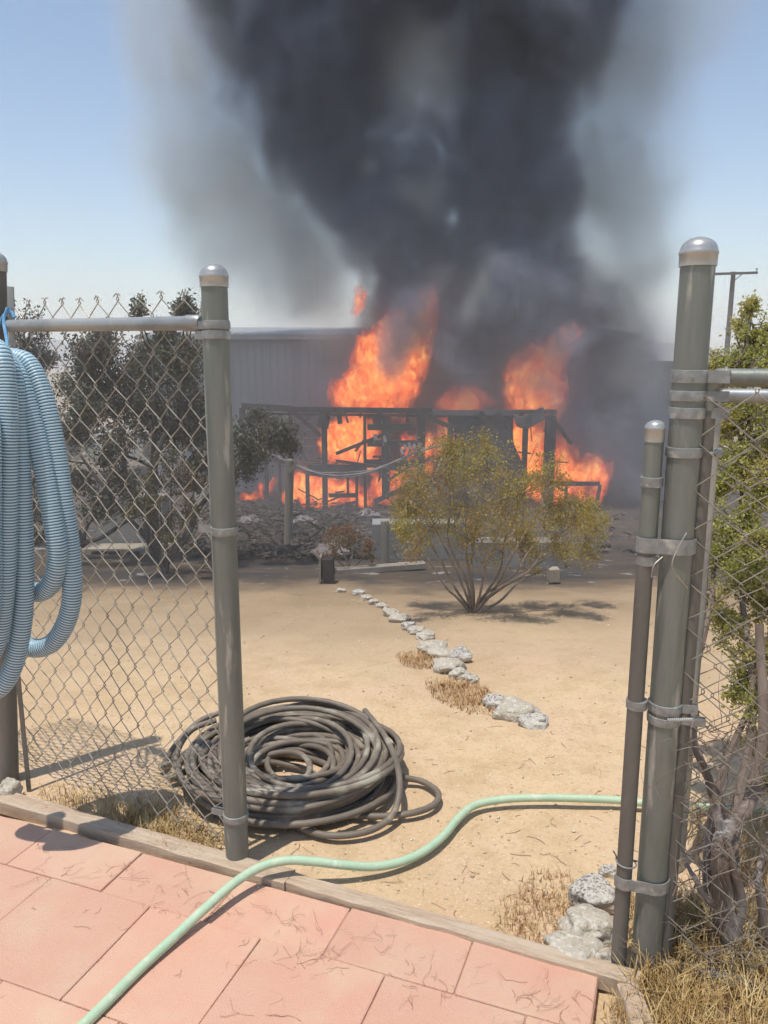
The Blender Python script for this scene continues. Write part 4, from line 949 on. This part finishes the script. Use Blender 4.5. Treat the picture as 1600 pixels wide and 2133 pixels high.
# utility pole
UY = 41; ut = at(1528, 566, UY); up_ = empty('utility_pole', (ut.x, UY, hz(UY)), 'wooden utility pole with a crossarm on the far right', 'pole')
mb = MB(); mb.tube([(ut.x, UY, hz(UY)-1), (ut.x, UY, ut.z)], [.16, .11], 12); mb.build('shaft', M['pole'], up_, True)
ca, cb = at(1481, 571, UY-.15), at(1578, 568, UY-.15); mb = MB(); mb.bar(ca, cb, .12, .1); mb.build('crossarm', M['pole'], up_)
for p in (ca.lerp(cb, .02), cb.lerp(ca, .02)):
    mb = MB(); mb.lathe(p+Vector((0, 0, .06)), [(.02, 0), (.02, .08), (.06, .1), (.07, .14), (.03, .2)], 8); mb.build('insulator', M['galv_light'], up_)
mb = MB(); mb.bar(at(1546, 571, UY-.12), at(1529, 585, UY-.12), .04, .03); mb.build('brace', M['pole'], up_)

# ---------------------------------------------------------------- smoke and flames
def grid_geo(name, lo, hi, vox, fn, m, to_mesh=None, parent=None):
    n = [max(2, int(round((h-l)/vox))+1) for l, h in zip(lo, hi)]
    ax = [np.linspace(l, h, k) for l, h, k in zip(lo, hi, n)]
    P = np.stack(np.meshgrid(*ax, indexing='ij'), -1).reshape(-1, 3); D = fn(P).astype(np.float32)
    me = bpy.data.meshes.new(name); me.vertices.add(len(P)); me.vertices.foreach_set('co', P.astype(np.float32).ravel())
    me.attributes.new('dens', 'FLOAT', 'POINT').data.foreach_set('value', D)
    ob = link(name, me, m, parent)
    ng = bpy.data.node_groups.new(name, 'GeometryNodeTree')
    ng.interface.new_socket('Geometry', in_out='INPUT', socket_type='NodeSocketGeometry'); ng.interface.new_socket('Geometry', in_out='OUTPUT', socket_type='NodeSocketGeometry')
    N = ng.nodes.new; K = ng.links.new; gi = N('NodeGroupInput'); go = N('NodeGroupOutput')
    vc = N('GeometryNodeVolumeCube'); vc.inputs['Min'].default_value = lo; vc.inputs['Max'].default_value = hi
    for a, k in zip('XYZ', n): vc.inputs['Resolution '+a].default_value = k
    def vm(op, src, val):
        x = N('ShaderNodeVectorMath'); x.operation = op; K(src, x.inputs[0])
        if val is not None: x.inputs[1].default_value = val
        return x
    a = vm('SUBTRACT', N('GeometryNodeInputPosition').outputs[0], lo)
    a = vm('MULTIPLY', a.outputs[0], [(k-1)/(h-l) for l, h, k in zip(lo, hi, n)]); a = vm('ADD', a.outputs[0], (.5, .5, .5)); a = vm('FLOOR', a.outputs[0], None)
    a = vm('DOT_PRODUCT', a.outputs[0], (n[1]*n[2], n[2], 1))
    si = N('GeometryNodeSampleIndex'); si.data_type = 'FLOAT'; si.clamp = True
    na = N('GeometryNodeInputNamedAttribute'); na.data_type = 'FLOAT'; na.inputs[0].default_value = 'dens'
    K(gi.outputs[0], si.inputs['Geometry']); K(na.outputs[0], si.inputs['Value']); K(a.outputs['Value'], si.inputs['Index']); K(si.outputs[0], vc.inputs['Density'])
    last = vc.outputs[0]
    if to_mesh is not None:
        v2 = N('GeometryNodeVolumeToMesh'); v2.inputs['Threshold'].default_value = to_mesh; K(last, v2.inputs[0]); last = v2.outputs[0]
        ss = N('GeometryNodeSetShadeSmooth'); K(last, ss.inputs[0]);
    sm = N('GeometryNodeSetMaterial'); sm.inputs['Material'].default_value = m; K(last, sm.inputs[0]); K(sm.outputs[0], go.inputs[0])
    ob.modifiers.new('volume', 'NODES').node_group = ng
    return ob
def vmat(name, dens, col, an=0.0):
    m = bpy.data.materials.new(name); m.use_nodes = True; t = m.node_tree; t.nodes.clear()
    o = t.nodes.new('ShaderNodeOutputMaterial'); v = t.nodes.new('ShaderNodeVolumePrincipled')
    v.inputs['Color'].default_value = (*col, 1); v.inputs['Density'].default_value = dens; v.inputs['Anisotropy'].default_value = an
    t.links.new(v.outputs[0], o.inputs['Volume']); return m
YS = 17.2
def blobs(P, L):
    s = np.zeros(len(P))
    for q in L:
        px, py, r, wt = q[:4]; yy = YS+(q[4] if len(q) > 4 else 0)
        c = at(px, py, yy); R = r*yy/FPX
        d2 = ((P[:, 0]-c.x)/R)**2+((P[:, 1]-c.y)/(R*.8+.35))**2+((P[:, 2]-c.z)/(R*1.05))**2
        s += wt*np.exp(-d2*1.1)
    return s
DARK = [(1190, 1030, 60, .7), (1285, 1020, 60, .8), (1300, 920, 70, .7), (1255, 820, 90, .6), (1300, 740, 55, .35), (1000, 830, 60, .6), (1240, 940, 60, .6), (1150, 800, 80, .6), (780, 780, 60, .35), (950, 700, 70, .5), (1340, 850, 60, .35), (1330, 960, 50, .6), (1330, 1050, 40, .5), (1050, 770, 80, .8), (880, 830, 60, .5), (760, 870, 50, .4), (980, 900, 90, .55), (1100, 900, 90, .5), (1210, 900, 70, .5), (1250, 740, 60, .4), (780, 700, 55, .5), (1320, 900, 70, .7), (1310, 780, 60, .45), (1345, 1010, 50, .7), (1180, 850, 60, .5), (860, 690, 40, .5, -1.3), (830, 760, 45, .35, -1.3), (1170, 720, 35, .35, -1.3), (1000, 730, 60, .6), (700, 820, 45, .3), (900, 760, 55, .35), (820, 800, 50, .35),
 (850, 640, 80, .7), (1080, 650, 105, 1.3), (1060, 700, 80, .6), (920, 700, 60, .4, -.8), (1180, 640, 80, .7), (1060, 530, 110, 1), (840, 530, 90, .9), (1140, 430, 65, .7), (770, 430, 80, .75), (960, 430, 80, .55), (1050, 310, 95, 1),
 (690, 310, 90, .8), (850, 290, 80, .5), (620, 190, 90, .8), (720, 110, 95, .75), (880, 90, 90, .3), (1080, 140, 105, .85), (570, 40, 85, .55), (1190, 50, 85, .75),
 (620, -120, 180, .8), (1100, -120, 180, .8), (850, -300, 260, .8), (600, -500, 250, .6), (1150, -480, 250, .6)]
LIGHT = [(625, 580, 80, .55), (570, 500, 90, .5), (520, 420, 90, .4), (440, 330, 100, .45), (400, 180, 95, .4), (680, 630, 50, .4), (985, 600, 26, 1.5, -1.4), (968, 650, 19, 1.0, -1.4), (1002, 560, 24, 1.0, -1.4), (880, 410, 40, .45, -1.4), (780, 345, 26, .3, -1.3), (900, 170, 70, .3, -1.3), (1200, 330, 80, .5), (1270, 450, 80, .65), (1340, 560, 70, .8), (1290, 640, 80, .8), (1340, 720, 60, .7), (1230, 560, 60, .5, -1.2), (1300, 380, 90, .6), (700, 560, 50, .5, -1), (1290, 180, 110, .45), (1400, 60, 130, .3), (420, 20, 110, .35), (420, -80, 150, .3), (1400, -200, 200, .3), (1330, 780, 60, .3, -1), (870, 180, 80, .3, -1.2), (1360, 650, 50, .4), (350, 320, 90, .25), (340, 120, 90, .2), (480, 540, 90, .5), (420, 420, 90, .4), (590, 420, 80, .6), (530, 310, 80, .4), (470, 210, 80, .3), (640, 500, 70, .7), (1210, 430, 70, .6), (1230, 240, 90, .5), (1260, 100, 100, .45), (660, 580, 60, .6), (700, 690, 50, .5, -1.3), (900, 620, 40, .2, -1.5)]
def smoke_fn(L, seed, thr, gain, lo, hi, amp=1.7, wamp=1.6, top=1.6):
    def f(P):
        Q = P.copy(); Q[:, 2] *= .8
        wv = np.stack([fbm(Q*.9+11*k, seed+30+k, 3)-.5 for k in range(3)], 1); P2 = P+wv*wamp
        b = blobs(P2, L); n = .6*fbm((P2+wv*1.4)*1.0, seed, 5)+.4*fbm((P2+wv*2.2)*2.3, seed+50, 4)
        d = np.clip(b+(n-.5)*amp*np.minimum(b*1.6, 1)-thr, 0, None)*gain
        e = np.minimum.reduce([(P[:, k]-lo[k])/.6 for k in range(3)]+[(hi[k]-P[:, k])/.6 for k in range(3)])
        return np.clip(d, 0, top)*np.clip(e, 0, 1)
    return f
lo, hi = (-7.5, 14.4, -1.5), (9, 20.6, 14.5)
o = grid_geo('dark_smoke', lo, hi, .11, smoke_fn(DARK, 3, .17, 2.1, lo, hi, 2.6, top=1.15), vmat('black_smoke', 2.5, (.42, .445, .54)))
tag(o, 'thick black smoke column rising from the burning porch', 'smoke', kind='stuff')
o = grid_geo('pale_smoke', lo, hi, .13, smoke_fn(LIGHT, 8, .05, 1.2, lo, hi, 1.7), vmat('grey_smoke', .8, (.80, .795, .745)))
tag(o, 'thin pale grey smoke drifting at the sides of the black column', 'smoke', kind='stuff')
LOW = [(560, 800, 110, .5), (680, 780, 90, .6), (620, 920, 70, .5), (760, 720, 80, .5), (640, 1050, 120, .4, -3), (900, 1080, 140, .4, -3.5), (800, 1140, 90, .5, -6), (1120, 1150, 110, .4, -6), (1290, 1050, 90, .6, -3), (1330, 850, 90, .5, -1.5)]
lo2, hi2 = (-5.5, 9.2, -1.4), (7, 17.9, 3.2)
o = grid_geo('drifting_smoke', lo2, hi2, .14, smoke_fn(LOW, 18, .02, .8, lo2, hi2, 1.0, 1.0), vmat('blue_grey_smoke', .22, (.70, .74, .82)))
tag(o, 'thin bluish smoke drifting low in front of the metal wall', 'smoke', kind='stuff')

def flame_mat():
    m = bpy.data.materials.new('fire'); m.use_nodes = True; t = m.node_tree; t.nodes.clear(); N = t.nodes.new; K = t.links.new
    out = N('ShaderNodeOutputMaterial'); tc = N('ShaderNodeTexCoord'); mp = N('ShaderNodeMapping'); mp.inputs['Scale'].default_value = (1, 1, .55); K(tc.outputs['Object'], mp.inputs[0])
    n1 = N('ShaderNodeTexNoise'); n1.inputs['Scale'].default_value = 9; n1.inputs['Detail'].default_value = 9; n1.inputs['Roughness'].default_value = .82; n1.inputs['Distortion'].default_value = .6; K(mp.outputs[0], n1.inputs['Vector'])
    cr = N('ShaderNodeValToRGB'); K(n1.outputs[0], cr.inputs[0]); e = cr.color_ramp.elements
    e[0].position = .36; e[0].color = (.25, .02, .01, 1); e[1].position = .66; e[1].color = (1, .66, .18, 1)
    for p_, c_ in ((.44, (.75, .07, .02, 1)), (.51, (1, .16, .035, 1)), (.58, (1, .30, .06, 1))): x = e.new(p_); x.color = c_
    em = N('ShaderNodeEmission'); K(cr.outputs[0], em.inputs[0]); em.inputs[1].default_value = 1.05
    n2 = N('ShaderNodeTexNoise'); n2.inputs['Scale'].default_value = 5; n2.inputs['Detail'].default_value = 8; n2.inputs['Roughness'].default_value = .7; K(mp.outputs[0], n2.inputs['Vector'])
    r = N('ShaderNodeMapRange'); r.inputs[1].default_value = .48; r.inputs[2].default_value = .66; r.inputs[3].default_value = .0; r.inputs[4].default_value = .32; K(n2.outputs[0], r.inputs[0])
    tr = N('ShaderNodeBsdfTransparent'); mx = N('ShaderNodeMixShader'); K(r.outputs[0], mx.inputs[0]); K(tr.outputs[0], mx.inputs[1]); K(em.outputs[0], mx.inputs[2]); K(mx.outputs[0], out.inputs['Surface'])
    return m
def glow_mat():
    m = bpy.data.materials.new('fire_glow'); m.use_nodes = True; t = m.node_tree; t.nodes.clear(); N = t.nodes.new; K = t.links.new; out = N('ShaderNodeOutputMaterial')
    at_ = N('ShaderNodeAttribute'); at_.attribute_name = 'density'; c2 = N('ShaderNodeValToRGB'); K(at_.outputs['Fac'], c2.inputs[0]); e = c2.color_ramp.elements
    e[0].position = .02; e[0].color = (.55, .03, .01, 1); e[1].position = .85; e[1].color = (1, .60, .16, 1)
    for p_, c_ in ((.18, (.75, .045, .015, 1)), (.40, (1, .115, .026, 1)), (.62, (1, .30, .06, 1))): x = e.new(p_); x.color = c_
    ml = N('ShaderNodeMath'); ml.operation = 'POWER'; K(at_.outputs['Fac'], ml.inputs[0]); ml.inputs[1].default_value = 1.5
    m2 = N('ShaderNodeMath'); m2.operation = 'MULTIPLY'; K(ml.outputs[0], m2.inputs[0]); m2.inputs[1].default_value = 13.5
    ve = N('ShaderNodeEmission'); K(c2.outputs[0], ve.inputs[0]); K(m2.outputs[0], ve.inputs[1])
    va = N('ShaderNodeVolumeAbsorption'); va.inputs[0].default_value = (.25, .12, .08, 1); m3 = N('ShaderNodeMath'); m3.operation = 'MULTIPLY'; K(at_.outputs['Fac'], m3.inputs[0]); m3.inputs[1].default_value = 9.0; K(m3.outputs[0], va.inputs[1])
    ad = N('ShaderNodeAddShader'); K(ve.outputs[0], ad.inputs[0]); K(va.outputs[0], ad.inputs[1]); K(ad.outputs[0], out.inputs['Volume'])
    return m
M['fire'] = flame_mat(); M['glow'] = glow_mat()
FG = 'flames of the burning porch'; GLOW = []
def flame(L, Y, label, seed, vox=.036):
    C = [(at(px, py, Y+(q[0] if q else 0)), r*1.13*Y/FPX, hh) for (px, py, r, hh, *q) in L]
    lo = tuple(min(c[0][k]-c[1]*(1.6 if k < 2 else 1.6*c[2]) for c in C) for k in range(3)); hi = tuple(max(c[0][k]+c[1]*(1.6 if k < 2 else 1.8*c[2]) for c in C) for k in range(3))
    def f(P):
        Q = P*np.array([1, 1, .55])
        wv = np.stack([fbm(Q*2.2+9*k, seed+k, 4)-.5 for k in range(3)], 1); P2 = P+wv*np.array([.55, .4, .7])
        s = np.zeros(len(P))
        for (c, R, hh) in C:
            d2 = ((P2[:, 0]-c.x)/R)**2+((P2[:, 1]-c.y)/(R*.55+.12))**2+((P2[:, 2]-c.z)/(R*hh))**2
            s += np.exp(-d2*1.3)
        n = fbm((P2+wv*.5)*np.array([8.5, 8.5, 3.2]), seed+9, 4)
        hf = vnoise((P2+wv*.6)*np.array([26, 26, 11]), seed+70)*.6+vnoise((P2+wv*.6)*np.array([13, 13, 6]), seed+71)*.4
        d = s-.36+(n-.5)*2.6*np.minimum(s*1.6, 1)-np.clip(.2-s, 0, 1)*4
        d = np.clip(d*1.1, 0, .8)*(.15+1.9*hf**1.7)
        e = np.minimum.reduce([(P[:, k]-lo[k]) for k in range(3)]+[(hi[k]-P[:, k]) for k in range(3)])
        return np.where(e < vox*1.5, 0, np.clip(d, 0, 1))
    o = grid_geo('flame', lo, hi, vox, f, M['fire'], to_mesh=.10); GLOW.append((lo, hi, f)); return tag(o, label, 'flame', FG)
FY = 16.9
def air_fn(P):
    lo_, hi_ = np.array(lo3), np.array(hi3); e = np.minimum.reduce([(P[:, k]-lo_[k])/2.6 for k in (0, 1)]+[(hi_[k]-P[:, k])/2.6 for k in (0, 1)]+[(hi_[2]-P[:, 2])/2.2])
    return np.clip(e, 0, 1)*(.55+.9*fbm(P*.35, 77, 3))
lo3, hi3 = (-9, 3.2, -2.2), (10, 19.5, 3.6)
o = grid_geo('thin_smoke', lo3, hi3, .4, air_fn, vmat('dusty_smoke', .014, (.90, .86, .82)))
tag(o, 'thin dusty smoke hanging over the yard in front of the fire', 'smoke', kind='stuff')
flame([(720, 832, 38, .9), (760, 800, 46, 1.1), (805, 800, 50, 1.2), (845, 790, 38, 1.4), (770, 725, 28, 1.3), (805, 735, 34, 1.2), (870, 690, 36, 1.6), (885, 640, 24, 1.4), (850, 730, 34, 1.1), (820, 680, 24, 1.3)], FY, 'tall red flame rising left of centre above the porch beam', 31)
flame([(745, 610, 16, 1.6), (738, 640, 12, 1.2)], FY-.2, 'faint detached wisp of flame highest up in the smoke', 33)
flame([(965, 835, 38, .9), (940, 848, 26, .8), (1000, 838, 28, .8)], FY-.1, 'low dome of flame over the middle of the porch beam', 35)
flame([(1105, 830, 52, 1.1), (1115, 780, 44, 1.2), (1080, 800, 34, 1.0), (1145, 745, 32, 1.3), (1168, 712, 24, 1.2), (1192, 700, 22, 1.0), (1140, 830, 34, 1.1)], FY-.3, 'tallest orange flame leaning right above the porch corner', 37)
flame([(710, 915, 38, 1.1), (740, 930, 36, 1.2), (745, 890, 26, 1.2), (690, 940, 26, 1.0), (780, 890, 20, .8), (780, 940, 26, 1.2), (760, 960, 20, 1)], FY-.4, 'flame filling the wide opening under the left of the beam', 39)
flame([(625, 1010, 22, 1.3), (655, 1030, 18, 1.4), (700, 1015, 26, 1.0), (735, 1020, 24, 1.1), (760, 1040, 16, 1.3), (790, 1010, 20, 1.2), (690, 1050, 24, .8), (740, 1050, 22, .8), (640, 1000, 22, 1.2), (670, 1010, 24, 1.1), (820, 1020, 20, 1.0), (610, 1040, 20, .8), (660, 1055, 22, .7)], PY_+.35, 'flames burning low between the porch posts behind the rubble', 41)
flame([(545, 1005, 14, 1.3), (510, 1030, 12, .7), (570, 1010, 12, 1.2), (530, 1025, 10, .8)], PY_+.35, 'small flame at the left end of the porch', 43)
flame([(1075, 910, 26, 1.3), (1110, 920, 30, 1.4), (1125, 960, 26, 1.4), (1110, 1000, 30, 1.2), (1082, 950, 32, 1.4), (1115, 1030, 16, 1)], PY_+.4, 'yellow flame filling the right end of the porch behind the fallen sheet', 45)
flame([(1175, 955, 30, 1.7), (1160, 990, 28, 1.3), (1195, 980, 30, 1.1), (1215, 985, 22, .9), (1170, 1030, 26, 1.1)], PY_+.5, 'jagged flame right of the last porch post', 47)
flame([(1245, 985, 28, 1.2), (1225, 990, 22, .9), (1250, 1030, 18, 1.5), (1205, 1035, 20, .8)], PY_+.5, 'rightmost small flame over the burning table frame', 49)
flame([(940, 890, 22, 1.3), (930, 930, 20, 1.2), (900, 935, 22, 1), (965, 900, 22, .7), (850, 930, 26, .9), (830, 980, 24, .9), (880, 980, 22, .9)], PY_+.6, 'narrow flame behind the middle porch post', 51)

glo = tuple(min(g_[0][k] for g_ in GLOW) for k in range(3)); ghi = tuple(max(g_[1][k] for g_ in GLOW) for k in range(3))
def glow_fn(P):
    D = np.zeros(len(P))
    for (a, b, f) in GLOW:
        m_ = np.ones(len(P), bool)
        for k in range(3): m_ &= (P[:, k] > a[k]) & (P[:, k] < b[k])
        if m_.any(): D[m_] = np.maximum(D[m_], f(P[m_]))
    return D
o = grid_geo('fire_glow', glo, ghi, .038, glow_fn, M['glow']); tag(o, 'glowing burning gas filling the flames over the porch', 'fire', kind='stuff')
# ---------------------------------------------------------------- air
hm = vmat('air_haze', .0015, (.93, .95, 1.0))
mb = MB(); mb.box((0, 480, 14.5), 2000, 1040, 47); o = mb.build('haze', hm); tag(o, 'dusty haze in the air over the plain', 'haze', kind='stuff')
